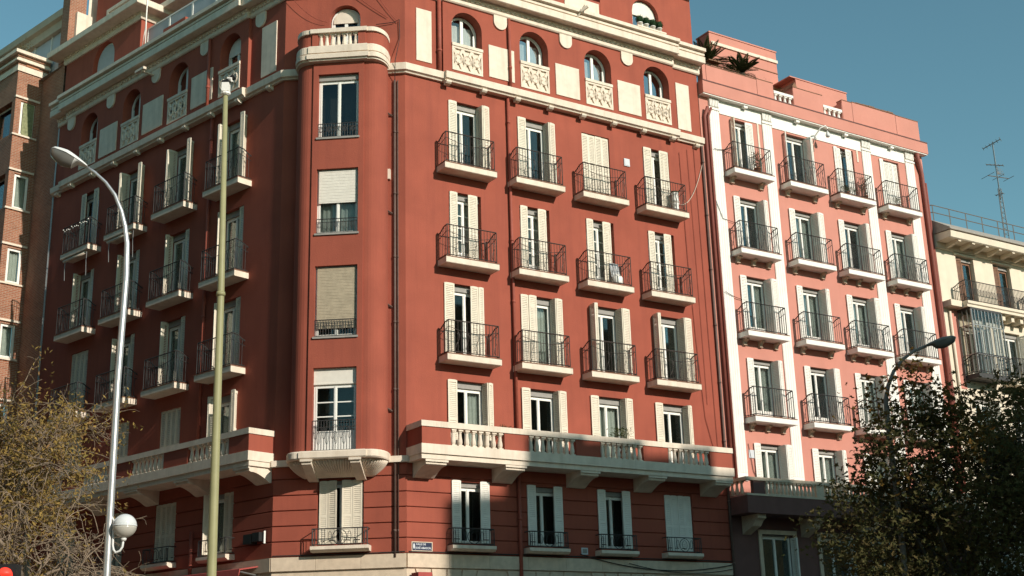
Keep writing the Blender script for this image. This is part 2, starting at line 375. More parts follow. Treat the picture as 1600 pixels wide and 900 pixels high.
def window(root, Fk, xc, z0, w, h, mt='white', hb=0.22, munt=0, panel=0.0, y=0.2, curtain=None, boxm='boxgrey', Mx=None, ywall=0.0, single=False):
    """framed casement pair; local origin bottom centre of the opening on the wall face"""
    key = ('win', round(w, 2), round(h, 2), mt, hb, munt, panel, y, single); top = h - hb
    if key not in cache:
        mb = MB(); a = w / 2 - 0.004; s = 0.055
        mb.box(-a, -a + s, y, y + .07, 0.004, top); mb.box(a - s, a, y, y + .07, 0.004, top)
        mb.box(-a + s, a - s, y, y + .07, top - s, top); mb.box(-a + s, a - s, y, y + .07, 0.004, s)
        c = 0.05
        sides = ((-a + s, -0.004), (0.004, a - s)) if not single else ((-a + s, a - s),)
        for (q0, q1) in sides:
            mb.box(q0, q0 + c, y - .012, y + .05, s, top - s); mb.box(q1 - c, q1, y - .012, y + .05, s, top - s)
            mb.box(q0 + c, q1 - c, y - .012, y + .05, top - s - c, top - s)
            mb.box(q0 + c, q1 - c, y - .012, y + .05, s, s + c + panel)
            for m_ in range(munt):
                z = s + c + panel + (top - 2 * s - 2 * c - panel) * (m_ + 1) / (munt + 1)
                mb.box(q0 + c, q1 - c, y - .008, y + .03, z - .018, z + .018)
        if not single: mb.box(-.03, .03, y - .03, y - .0125, s, top - s)
        cache[key] = mb.mesh('window', mt)
        pm = MB(); q0, q1 = sides[0]; pm.box(q0 + c, q1 - c, y + .015, y + .022, s + c + panel, top - s - c)
        cache[key + ('p',)] = pm.mesh('pane', 'glass')
        if hb: cache[key + ('b',)] = MB().box(-a, a, y - .05, y + .1, top + .002, h - .004).box(-a, a, y - .065, y - .05, top + .002, top + .05).mesh('roller_box', boxm)
    Mx = Mx if Mx is not None else FR[Fk] @ T(xc, ywall, z0)
    o = put('window', cache[key], root, Mx)
    put('pane', cache[key + ('p',)], o, Matrix(), True)
    if not single: put('pane', cache[key + ('p',)], o, T(w / 2 - .055 + .0 - 0.004 + 0.004 + .0, 0, 0) @ T(0.0, 0, 0), True)
    if hb: put('roller_box', cache[key + ('b',)], o, Matrix(), True)
    if curtain:
        ck = ('cur', round(w, 2), round(h, 2), curtain)
        if ck not in cache:
            mb = MB(); N = 40; rows = []
            x0, x1 = {'full': (-w / 2 + .06, w / 2 - .06), 'left': (-w / 2 + .06, -.08), 'right': (.05, w / 2 - .06)}[curtain]
            for z in (0.06, top - .06): rows.append([(x0 + (x1 - x0) * k / N, y + .16 + .025 * math.sin(k * 1.3) + .012 * math.sin(k * .7 + 1), z) for k in range(N + 1)])
            mb.loft(rows); cache[ck] = mb.mesh('curtain', 'curtain', True)
        put('curtain', cache[ck], o, Matrix(), True)
    return o

def railing_mesh(w, dep, h, mt, sp=0.112, style=0, bw=0.0155):
    k = ('rail', round(w, 2), round(dep, 2), round(h, 2), mt, style)
    if k in cache: return cache[k]
    mb = MB(); a = w / 2; hw = h - .2
    mb.bar((-a, -dep, h), (a, -dep, h), .030); mb.bar((-a, -dep, .06), (a, -dep, .06), .026)
    for s in (-1, 1):
        mb.tube([(s * a, -dep, h), (s * a, -dep * .6, h - .03), (s * a, -dep * .25, h - .14), (s * a, 0, hw)], .025, 4)
        mb.bar((s * a, -dep, .06), (s * a, 0, .06), .026)
        mb.bar((s * a, -dep, -0.01), (s * a, -dep, h), .03)
        n = int(dep / sp)
        for i in range(1, n + 1):
            y = -dep + i * dep / (n + 1); mb.bar((s * a, y, .06), (s * a, y, h - .02 - .2 * i / (n + 1) * i / (n + 1)), bw)
        mb.bar((s * a, -dep, h * .8), (s * a, 0, h * .66), .018)
    n = int(w / sp)
    for i in range(1, n):
        x = -a + i * w / n; mb.bar((x, -dep, .06), (x, -dep, h), bw)
        if style == 0 and i % 3 == 0:
            mb.tube([(x, -dep, .42), (x + .05, -dep, .5), (x + .06, -dep, .62), (x + .02, -dep, .72), (x - .03, -dep, .66)], .010, 3)
            mb.tube([(x, -dep, .40), (x - .05, -dep, .32), (x - .06, -dep, .2), (x - .02, -dep, .12)], .010, 3)
        if style == 1 and i % 2 == 0: mb.ring((x, -dep, h * .5), .05, .16, .009, 8)
    if style == 0: mb.tube([(-a + 2 * a * t / 12, -dep - .008, h * .80 - .16 * math.sin(PI * t / 12)) for t in range(13)], .010, 4)
    if style == 2:
        for i in range(0, n, 3): mb.bar((-a + i * w / n, -dep, .1), (-a + min(n, i + 3) * w / n, -dep, h - .05), .012); mb.bar((-a + i * w / n, -dep, h - .05), (-a + min(n, i + 3) * w / n, -dep, .1), .012)
    cache[k] = mb.mesh('railing', mt); return cache[k]

def balcony(root, Fk, xc, zt, w=2.04, dep=0.58, th=0.2, mslab='cream', rail='ironbrown', corb=0, style=0, hrail=1.1, inset=.07):
    k = ('slab', w, dep, th, mslab)
    if k not in cache: cache[k] = MB().prismx([(0, 0), (-dep, 0), (-dep, -th * .92), (-dep + .015, -th), (0, -th)], -w / 2, w / 2).mesh('balcony', mslab)
    o = put('balcony', cache[k], root, FR[Fk] @ T(xc, 0, zt))
    k2 = ('tile', w, dep)
    if k2 not in cache: cache[k2] = MB().box(-w / 2 - .012, w / 2 + .012, -dep - .015, 0, .003, .03).mesh('floor_tiles', 'tile')
    put('floor_tiles', cache[k2], o, Matrix(), True)
    put('railing', railing_mesh(w - 2 * inset, dep - .05, hrail, rail, style=style), o, T(0, 0, .03), True)
    if corb:
        kc = ('corb', mslab)
        if kc not in cache:
            mb = MB(); prof = [(0, -.005), (-.26, -.005), (-.26, -.06), (-.21, -.08), (-.14, -.11), (-.09, -.17), (-.08, -.20), (-.09, -.22), (0, -.23)]
            mb.prismx(prof, -.075, .075); mb.box(-.082, .082, -.11, 0, -.25, -.23); cache[kc] = mb.mesh('corbel', 'stone')
        xs = (-w * .36, w * .36) if corb == 2 else (-w * .38, 0, w * .38)
        for x in xs: put('corbel', cache[kc], o, T(x, 0, -th), True)
    return o

def fold_right(win, w, z0, h, mt, out=.27, perp=.36, louver=True):
    x = w / 2
    leaf(win, (x - .015, .14), (x + .01, .14 - perp), z0, h, mt, louver)
    leaf(win, (x + .035, .14 - perp + .005), (x + .035 + out, .14 - perp + .05), z0, h, mt, louver)
def fold_left(win, w, z0, h, mt, out=.27, perp=.36, louver=True):
    x = -w / 2
    leaf(win, (x + .015, .14), (x - .01, .14 - perp), z0, h, mt, louver)
    leaf(win, (x - .035 - out, .14 - perp + .05), (x - .035, .14 - perp + .005), z0, h, mt, louver)
def flat(win, x0, x1, z0, h, mt, y=-.035, louver=True): leaf(win, (x0, y), (x1, y), z0, h, mt, louver)
def closed(win, w, z0, h, mt, y=.06, n=4, louver=True):
    for k in range(n): flat(win, -w / 2 + .012 + k * (w - .024) / n, -w / 2 + .012 + (k + 1) * (w - .024) / n - .008, z0, h, mt, y + (.012 if k % 2 else 0), louver)

# baluster (shared) ---------------------------------------------------------------
def baluster_mesh(h, mt, r=.085):
    k = ('balu', round(h, 2), mt, r)
    if k not in cache:
        mb = MB(); mb.box(-r, r, -r, r, 0, .07 * h); mb.box(-r, r, -r, r, h * .88, h)
        mb.lathe([(r * .75, .07 * h), (r * .98, .22 * h), (r * .95, .34 * h), (r * .72, .55 * h), (r * .6, .78 * h), (r * .85, .80 * h), (r * .85, .84 * h), (r * .7, .88 * h)], 8)
        cache[k] = mb.mesh('baluster', mt)
    return cache[k]

# ================================================================== GROUND
def structure(name, mb, m):
    o = put(name, mb.mesh(name, m)); o['kind'] = 'structure'; return o
structure('ground', MB().quad((-700, -700, GZ), (700, -700, GZ), (700, 700, GZ), (-700, 700, GZ)), 'roof')
structure('road', MB().quad((-260, -260, GZ + .004), (260, -260, GZ + .004), (260, 260, GZ + .004), (-260, 260, GZ + .004)), 'asphalt')
pth = [K + dL * 80, PLc, PRc, K + dR * 90]
structure('pavement', sweep(pth, [(0, GZ), (5.0, GZ), (5.0, GZ + .13), (0, GZ + .14)]), 'pave')
structure('pavement', MB().prism([(0, 0)], 0, 0) if False else MB().hexa([(-14, -12, GZ), (6, -12, GZ), (1, 21.5, GZ), (-13, 26, GZ), (-14, -12, GZ + .13), (6, -12, GZ + .13), (1, 21.5, GZ + .13), (-13, 26, GZ + .13)]), 'pave')
a_, b_ = K + dR * 5 + nR * 11, K + dR * 70 + nR * 11
structure('pavement', sweep([a_, b_], [(0, GZ), (6, GZ), (6, GZ + .13), (0, GZ + .13)]), 'pave')
mk = MB()
for i in range(20):
    p = K + dR * (2 + 3.6 * i) + nR * 8; q = p + dR * 1.6
    mk.quad(*[(v.x, v.y, GZ + .009) for v in (p, q, q + nR * .14, p + nR * .14)])
structure('road_marking', mk, 'mark')

# ================================================================== RED CORNER BUILDING
RED = thing('red_apartment_building', 'dark red corner apartment building with cream cornices, balconies and a rounded bay', 'building', (K.x, K.y, GZ))
UR, UL = 15.75, 17.85
zA, zB, zC, zD = 16.67, 13.345, 10.075, 7.03
lint = {'A': 19.27, 'B': 15.90, 'C': 12.64, 'D': 9.37}
floor = {'A': zA + .03, 'B': zB + .03, 'C': zC + .03, 'D': zD + .02}
RX = [4.905 + 2.825 * k for k in range(4)]; LX = [5.28 + 3.195 * k for k in range(4)]
WW = 1.25
STEP = .13; ATT = {'R': (4.05, 14.42), 'L': (4.55, 16.0 + .95)}
archR = [5.02, 7.86, 10.74, 13.55]; archL = [5.62, 8.85, 12.05, 15.15]
def facade_holes(Fk, xs):
    hs = [];
    for u in xs:
        x = sx(Fk, u)
        for r in 'ABCD': hs.append((x - WW / 2, x + WW / 2, floor[r], lint[r]))
    return hs
for Fk, xs, ars, ue in (('R', RX, archR, UR), ('L', LX, archL, UL)):
    e0, e1 = sorted((sx(Fk, E0), sx(Fk, ue)))
    ar = [(sx(Fk, u) - .62, sx(Fk, u) + .62, 20.42, 22.75) for u in ars]
    put('facade_wall', wall_mb(e0, e1, 6.58, 20.1, facade_holes(Fk, xs), .34, 0).mesh('facade_wall', 'red'), RED, FR[Fk])
    a0, a1 = ATT[Fk]; b0, b1 = sorted((sx(Fk, a0), sx(Fk, a1)))
    put('attic_wall', wall_mb(b0, b1, 20.0, 24.0, [], .40, -STEP, ar).mesh('attic_wall', 'red'), RED, FR[Fk])
    put('attic_wall', wall_mb(e0, e1, 20.1, 24.0, [(b0, b1, 20.1, 24.0)], STEP, 0).mesh('attic_wall', 'red'), RED, FR[Fk])
    mb = MB()
    for x in (b0, b1): put('attic_wall', MB().quad((x, -STEP, 20.0), (x, .01, 20.0), (x, .01, 24.0), (x, -STEP, 24.0)).mesh('attic_wall', 'red'), RED, FR[Fk])
    eh = [(sx(Fk, u) - WW / 2 + .02, sx(Fk, u) + WW / 2 - .02, 4.16, 6.10) for u in xs]
    put('facade_wall', wall_mb(e0, e1, 3.6, 6.6, eh, .34, .05).mesh('facade_wall', 'red'), RED, FR[Fk])
    # rusticated courses
    rows = [(3.83, 4.275), (4.305, 4.745), (4.775, 5.215), (5.245, 5.685), (5.715, 6.185), (6.215, 6.58)]
    us = sorted(xs)
    segs = []; prev = E0 + (.0 if Fk == 'R' else .0)
    for u in us: segs.append((prev, u - WW / 2 - .0)); prev = u + WW / 2 + .0
    segs.append((prev, ue))
    for (za, zb) in rows:
        ss = segs if zb > 4.16 and za < 6.1 else [(E0, ue)]
        for s0, s1 in ss:
            q0, q1 = sorted((sx(Fk, s0), sx(Fk, s1)))
            put('stone_course', MB().prismx([(.06, za), (.012, za), (0, za + .012), (0, zb - .012), (.012, zb), (.06, zb)], q0 + .002, q1 - .002).mesh('stone_course', 'red'), RED, FR[Fk])
# chamfer walls
archdoor = [(-.54, .54, 20.5, 22.62)]
put('facade_wall', wall_mb(-HC, HC, 6.58, 24.0, [], .34, 0, archdoor).mesh('facade_wall', 'red'), RED, FR['C'])
put('facade_wall', wall_mb(-HC, HC, 3.6, 6.6, [(-.68, .74, 4.16, 6.12)], .34, .05).mesh('facade_wall', 'red'), RED, FR['C'])
for (za, zb) in [(3.83, 4.275), (4.305, 4.745), (4.775, 5.215), (5.245, 5.685), (5.715, 6.185), (6.215, 6.58)]:
    for q0, q1 in (((-HC, -.70), (.76, HC)) if zb > 4.16 and za < 6.1 else ((-HC, HC),)):
        put('stone_course', MB().prismx([(.06, za), (.012, za), (0, za + .012), (0, zb - .012), (.012, zb), (.06, zb)], q0 + .003, q1 - .003).mesh('stone_course', 'red'), RED, FR['C'])
# dark planes standing in for the shade of unlit rooms, and roof
cpath = [K + dL * UL, PLc, PRc, K + dR * UR]
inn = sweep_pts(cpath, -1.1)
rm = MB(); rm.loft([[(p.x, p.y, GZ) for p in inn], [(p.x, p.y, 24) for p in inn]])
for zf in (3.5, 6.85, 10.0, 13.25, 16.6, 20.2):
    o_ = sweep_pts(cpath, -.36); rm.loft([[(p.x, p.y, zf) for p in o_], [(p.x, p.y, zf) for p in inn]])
put('room_shade_lining', rm.mesh('room_shade_lining', 'room'), RED, Matrix(), kind=None)
back = [K + dL * UL, PLc, PRc, K + dR * UR, K + dR * UR - nR * 14, K - nR * 16 - nL * 16, K + dL * UL - nL * 14]
mb = MB(); mb.quad(*[(p.x, p.y, 24.0) for p in back]); mb.quad((back[3].x, back[3].y, GZ), (back[4].x, back[4].y, GZ), (back[4].x, back[4].y, 24), (back[3].x, back[3].y, 24))
mb.quad((back[0].x, back[0].y, GZ), (back[6].x, back[6].y, GZ), (back[6].x, back[6].y, 24), (back[0].x, back[0].y, 24))
put('roof', mb.mesh('roof', 'roof'), RED, Matrix())

# string course at attic floor, cornice, base string, stone fascia
def strip(name, path, prof, m, root=RED): return put(name, sweep(path, prof).mesh(name, m), root, Matrix())
bayL, bayR = O2 + u2 * (-1.5), O2 + u2 * 1.5
prof_string = [(0.0, 19.86), (.10, 19.86), (.12, 19.90), (.20, 19.94), (.22, 20.17), (.18, 20.20), (0, 20.22)]
def seg(Fk, a, b, off): 
    d_, n_ = (dR, nR) if Fk == 'R' else (dL, nL); q = [K + d_ * a + n_ * off, K + d_ * b + n_ * off]; return q if Fk == 'R' else q[::-1]
strip('string_course', [K + dL * (ATT['L'][0] - .001), PLc, bayL], prof_string, 'cream')
strip('string_course', [bayR, PRc, K + dR * (ATT['R'][0] - .001)], prof_string, 'cream')
for Fk, ue in (('L', UL), ('R', UR)):
    strip('string_course', seg(Fk, ATT[Fk][0], ATT[Fk][1], STEP), [(-STEP, 19.862), (.02, 19.862)] + [(d, z + .004) for d, z in prof_string[1:-1]] + [(-STEP, 20.224)], 'cream')
    strip('string_course', seg(Fk, ATT[Fk][1] + .001, ue, 0), prof_string, 'cream')
prof_base = [(0, 6.59), (.14, 6.59), (.14, 6.78), (0, 6.80)]
strip('string_course', [K + dL * 2.72, PLc, bayL], prof_base, 'cream'); strip('string_course', [bayR, PRc, K + dR * 2.72], prof_base, 'cream')
prof_corn = [(0, 22.98), (.06, 22.98), (.10, 23.02), (.10, 23.20), (.16, 23.24), (.16, 23.33), (.44, 23.33), (.46, 23.30), (.49, 23.32), (.49, 23.58), (.40, 23.585), (.40, 23.64), (.47, 23.645), (.47, 23.73), (.42, 23.735), (.43, 23.77), (.58, 23.79), (.58, 23.93), (0, 24.03)]
strip('cornice', [K + dL * (ATT['L'][0] - .001), PLc, PRc, K + dR * (ATT['R'][0] - .001)], prof_corn, 'cream')
for Fk, ue in (('L', UL), ('R', UR)):
    strip('cornice', seg(Fk, ATT[Fk][0], ATT[Fk][1], STEP), [(-STEP, 22.98)] + prof_corn[1:-1] + [(-STEP, 24.03)], 'cream')
    strip('cornice', seg(Fk, ATT[Fk][1] + .001, ue + (.1 if Fk == 'R' else 0), 0), prof_corn, 'cream')
for Fk, ue, u_0 in (('R', UR, E0), ('L', UL, E0)):
    u = u_0 + .2
    k = 'dentil'
    if k not in cache: cache[k] = MB().box(-.05, .05, -.155, -.098, .03, .10).mesh('dentil', 'cream')
    while u < ue - .1:
        put('dentil', cache[k], RED, FR[Fk] @ T(sx(Fk, u), -STEP if ATT[Fk][0] < u < ATT[Fk][1] else 0, 23.128)); u += .215
for Fk, us in (('R', [4.16, 5.60, 7.0, 8.42, 9.86, 11.28, 12.68, 14.1, 15.4]), ('L', [3.3, 4.9, 6.5, 8.1, 9.7, 11.3, 12.9, 14.5, 16.1, 17.4])):
    if 'brk' not in cache: cache['brk'] = MB().prismx([(0, 0), (-.20, 0), (-.20, -.07), (-.15, -.12), (-.05, -.15), (0, -.15)], -.10, .10).mesh('bracket', 'cream')
    for u in us: put('bracket', cache['brk'], RED, FR[Fk] @ T(sx(Fk, u), -STEP if ATT[Fk][0] < u < ATT[Fk][1] else 0, 19.862))
# medallions hanging under the cornice
md = [(.275, .35), (.275, 0)] + [(.275 * math.cos(PI * k / 12), -.275 * math.sin(PI * k / 12)) for k in range(1, 12)] + [(-.275, 0), (-.275, .35)]
mdm = MB().prism(md, -.06, 0).mesh('medallion', 'cream')
for Fk, us in (('R', [3.55 + .0, 6.41, 9.275, 12.13]), ('L', [4.0, 7.17, 10.37, 13.58, 16.6])):
    for u in us[(1 if Fk == 'R' else 0):]: put('medallion', mdm, RED, FR[Fk] @ T(sx(Fk, u), -STEP if ATT[Fk][0] < u < ATT[Fk][1] else 0, 22.72))
# cream attic panels
def panel(Fk, u0, u1, z0, z1):
    q0, q1 = sorted((sx(Fk, u0), sx(Fk, u1)))
    put('attic_panel', MB().prism([(q0, z0), (q1, z0), (q1, z1), (q0, z1)], -.035, 0).mesh('attic_panel', 'cream'), RED, FR[Fk] @ T(0, -STEP if ATT[Fk][0] < u0 and u1 < ATT[Fk][1] else 0, 0))
for a in ((3.05, 3.65, 20.48, 22.48), (5.9, 6.97, 20.48, 21.73), (8.77, 9.83, 20.46, 21.72), (11.62, 12.69, 20.44, 21.72), (14.60, 15.26, 20.41, 22.38)): panel('R', *a)
for a in ((3.08, 3.90, 20.42, 22.36), (6.63, 7.95, 20.5, 21.78), (9.82, 11.17, 20.5, 21.76), (13.0, 14.25, 20.45, 21.7), (16.1, 17.06, 20.4, 22.36)): panel('L', *a)
# lattice parapets of the attic windows
lat = MB(); lw = .62
lat.box(-lw, lw, -.03, .06, .85, .93); lat.box(-lw - .01, lw + .01, -.06, .10, .93, 1.04); lat.box(-lw, lw, -.03, .06, 0, .07)
for s in (-1, 1): lat.box(s * lw - (.06 if s > 0 else 0), s * lw + (.06 if s < 0 else 0), -.028, .058, .07, .85)
for i in range(3):
    c = -lw + .06 + (2 * lw - .12) * (i + .5) / 3; hw = (2 * lw - .12) / 6
    for s in (-1, 1):
        lat.hexa([(c - s * hw - .055, -.02, .07), (c - s * hw + .055, -.02, .07), (c - s * hw + .055, .05, .07), (c - s * hw - .055, .05, .07),
                  (c + s * hw - .055, -.02, .85), (c + s * hw + .055, -.02, .85), (c + s * hw + .055, .05, .85), (c + s * hw - .055, .05, .85)])
    lat.ring((c, .0, .46), hw * .72, .18, .05, 10)
lat.box(-lw, lw, .035, .075, .0, .9)
latm = lat.mesh('lattice_parapet', 'cream')
def arch_window(root, Fk, xc, z0, crown, w, blind=0.0, mfr='white', y=.24, bm='blind', curtain=False):
    r = w / 2 - .02; h = crown - z0; zs = h - w / 2; N = 14
    o_ = [(-r, 0)] + [(-r * math.cos(PI * k / N), zs + r * math.sin(PI * k / N)) for k in range(N + 1)] + [(r, 0)]
    ri = r - .08; i_ = [(-ri, 0)] + [(-ri * math.cos(PI * k / N), zs + ri * math.sin(PI * k / N)) for k in range(N + 1)] + [(ri, 0)]
    mb = MB()
    mb.loft([[(a, y, b) for a, b in o_], [(a, y, b) for a, b in i_], [(a, y + .06, b) for a, b in i_]])
    mb.box(-.055, .055, y - .01, y + .06, 0, zs + r - .03); mb.box(-ri, ri, y, y + .05, 0, .07)
    for s in (-1, 1): mb.box(s * ri - (.05 if s > 0 else 0), s * ri + (.05 if s < 0 else 0), y - .005, y + .05, .07, zs)
    o = put('window', mb.mesh('window', mfr), root, FR[Fk] @ T(xc, 0, z0))
    put('pane', MB().quad(*[(a, y + .03, b) for a, b in i_]).mesh('pane', 'glass'), o, Matrix(), True)
    if blind > 0:
        zb = h * (1 - blind); pts = [(a, b) for a, b in i_ if b > zb]
        x_ = ri if zb < zs else math.sqrt(max(0, ri * ri - (zb - zs) ** 2))
        mb = MB().prism([(-x_, zb)] + pts + [(x_, zb)], y - .035, y - .012); o2 = put('roller_blind', mb.mesh('roller_blind', bm), o, Matrix(), True)
    if curtain:
        mb = MB(); rows = []
        for z in (0, zs + r * .5): rows.append([(-ri + 2 * ri * k / 24, y + .14 + .02 * math.sin(k * 1.4), z) for k in range(25)])
        put('curtain', mb.loft(rows).mesh('curtain', 'curtain', True), o, Matrix(), True)
    return o
for Fk, us in (('R', archR), ('L', archL)):
    for i, u in enumerate(us):
        arch_window(RED, Fk, sx(Fk, u), 20.43, 22.75, 1.24, .3 if (Fk == 'L' and i == 0) else 0, curtain=(i < 3 if Fk == 'R' else False))
        put('lattice_parapet', latm, RED, FR[Fk] @ T(sx(Fk, u), -STEP, 20.40))
arch_window(RED, 'C', 0, 20.5, 22.62, 1.08, .28, bm='cream')

# French windows and balconies, right facade
cr_, ww_ = 'shutter', 'shutterw'
def rw(i, r, **kw):
    z0 = floor[r]; h = lint[r] - z0; return window(RED, 'R', RX[i], z0, WW, h, **kw), h
hs_ = 2.53
o, h = rw(0, 'A', curtain='left'); flat(o, -.625, -.30, .02, hs_, cr_); fold_right(o, WW, .02, hs_, cr_)
o, h = rw(1, 'A', curtain='left'); flat(o, -.625, -.28, .02, hs_, cr_); fold_right(o, WW, .02, hs_, cr_, .26, .3)
o, h = rw(2, 'A'); closed(o, WW, .02, hs_, cr_)
o, h = rw(3, 'A', curtain=None); flat(o, -.625, -.25, .02, hs_, cr_); flat(o, .14, .56, .02, hs_, cr_, -.03)
for i in range(4):
    o, h = rw(i, 'B', munt=3, panel=.35, curtain='full' if i != 3 else 'left'); flat(o, -.625, -.33, .02, hs_ - .05, cr_); flat(o, .10 + .02 * (i % 2), .46, .02, hs_ - .05, cr_, -.02)
o, h = rw(0, 'C'); flat(o, -.88, -.50, .02, 2.50, cr_); flat(o, .12, .42, .02, 2.5, cr_, -.03); flat(o, .425, .62, .02, 2.5, cr_, -.05)
o, h = rw(1, 'C', curtain='right'); flat(o, -.72, -.42, .02, 2.50, cr_); flat(o, -.415, -.10, .02, 2.5, cr_, -.07); fold_right(o, WW, .02, 2.5, cr_, .28, .3)
o, h = rw(2, 'C', curtain='left'); leaf(o, (-.62, .0), (-.66, -.33), .02, 2.5, cr_); leaf(o, (-.67, -.34), (-.55, -.37), .02, 2.5, cr_); fold_right(o, WW, .02, 2.5, cr_, .34, .36)
o, h = rw(3, 'C', curtain='left'); leaf(o, (-.62, .0), (-.66, -.33), .02, 2.5, cr_); leaf(o, (-.67, -.34), (-.56, -.37), .02, 2.5, cr_); fold_right(o, WW, .02, 2.5, cr_, .34, .4)
for i in range(4):
    o, h = rw(i, 'D', curtain=('right', None, 'full', None)[i]); flat(o, -.80, -.46, .05, 2.26, cr_, -.05); fold_right(o, WW, .05, 2.26, cr_, (.2, .3, .3, .16)[i], .3)
for i in range(4):
    for r, z in (('A', zA), ('B', zB), ('C', zC)): balcony(RED, 'R', 4.83 + 2.833 * i, z)
# French windows and balconies, left facade
def lw_(i, r, **kw):
    kw.setdefault('curtain', ('left', 'full', None, 'right')[(i + ord(r)) % 4])
    z0 = floor[r]; h = lint[r] - z0; return window(RED, 'L', -LX[i], z0, WW, h, **kw), h
for i in range(4):
    o, h = lw_(i, 'A', mt='white');
    if i < 3: fold_left(o, WW, .02, hs_, cr_, .12, .4); leaf(o, (.61, .12), (.66, -.30), .02, hs_, cr_); leaf(o, (.675, -.30), (.86, -.28), .02, hs_, cr_)
    else: flat(o, -.62, -.30, .02, hs_, cr_); flat(o, .30, .62, .02, hs_, cr_)
    o, h = lw_(i, 'B'); leaf(o, (-.61, .14), (-.64, -.16), .02, hs_, cr_); flat(o, .34, .62, .02, hs_, cr_, .05)
    o, h = lw_(i, 'C')
    if i in (3,): closed(o, WW, .02, 2.5, cr_)
    else: leaf(o, (-.61, .14), (-.64, -.16), .02, 2.5, cr_); flat(o, .32, .62, .02, 2.5, cr_, .05)
    o, h = lw_(i, 'D')
    if i == 0: fold_left(o, WW, .05, 2.26, cr_, .1, .35); leaf(o, (.61, .12), (.66, -.26), .05, 2.26, cr_); leaf(o, (.675, -.26), (.84, -.24), .05, 2.26, cr_)
    else: closed(o, WW, .05, 2.26, cr_)
    for r, z in (('A', zA), ('B', zB), ('C', zC)): balcony(RED, 'L', -(5.28 + 3.19 * i), z, rail='iron')
# first-floor windows with louvred shutters, sills and grilles
def grille_mesh(w, dep, h):
    k = ('gr', round(w, 2))
    if k in cache: return cache[k]
    mb = MB(); a = w / 2
    mb.bar((-a, -dep, h), (a, -dep, h), .026); mb.bar((-a, -dep, .05), (a, -dep, .05), .02)
    for s in (-1, 1): mb.bar((s * a, -dep, h), (s * a, 0.04, h), .026); mb.bar((s * a, -dep, 0), (s * a, -dep, h), .024); mb.bar((s * a, -dep, .05), (s * a, 0.04, .05), .02)
    for x in (-a + .09, -a + .17, -a + .30, -a + .38, a - .38, a - .30, a - .17, a - .09): mb.bar((x, -dep, .05), (x, -dep, h), .014)
    mb.ring((0, -dep, h * .52), h * .42, h * .42, .012, 16); mb.ring((0, -dep, h * .52), h * .2, h * .3, .009, 12)
    for s in (-1, 1): mb.ring((s * .30, -dep, h * .55), .05, h * .3, .009, 10); mb.ring((s * (a - .05), -dep, h * .5), .03, h * .4, .008, 8)
    cache[k] = mb.mesh('grille', 'iron'); return cache[k]
sill = {}
def sill_part(Fk, xc, w=1.58, dep=.36):
    if w not in sill: sill[w] = MB().prismx([(.04, 0), (-dep, 0), (-dep, -.10), (-dep + .10, -.17), (.04, -.17)], -w / 2, w / 2).mesh('window_sill', 'cream')
    o = put('window_sill', sill[w], RED, FR[Fk] @ T(xc, 0, 4.08)); put('grille', grille_mesh(w - .1, dep - .05, .52), o, T(0, 0, .0), True)
for i in range(4):
    sill_part('R', RX[i] - .08); x = RX[i]
    o = window(RED, 'R', x, 4.17, WW - .04, 1.93, hb=.16, ywall=.0)
    if i == 3: closed(o, WW - .04, .0, 1.92, 'shutterw', .03)
    else:
        flat(o, -.70, -.37, .02, 1.93, 'shutterw', -.04); flat(o, .34, .68, .02, 1.93, 'shutterw', -.04)
    sill_part('L', -LX[i])
    o = window(RED, 'L', -LX[i], 4.17, WW - .04, 1.93, hb=.16)
    if i == 0: leaf(o, (-.6, .1), (-.63, -.25), .0, 1.92, 'shutter'); flat(o, .02, .30, .0, 1.92, 'shutter', .1); flat(o, .31, .58, .0, 1.92, 'shutter', .1)
    else: closed(o, WW - .04, .0, 1.92, 'shutter', .05)
sill_part('C', .1, 1.80, .42)
o = window(RED, 'C', .03, 4.17, 1.42, 1.94, hb=.10)
flat(o, -.66, -.40, .0, 1.93, 'shutter', .02); leaf(o, (-.39, .02), (-.11, -.04), .0, 1.93, 'shutter'); leaf(o, (.06, -.05), (.37, .01), .0, 1.93, 'shutter'); flat(o, .38, .68, .0, 1.93, 'shutter', .0)
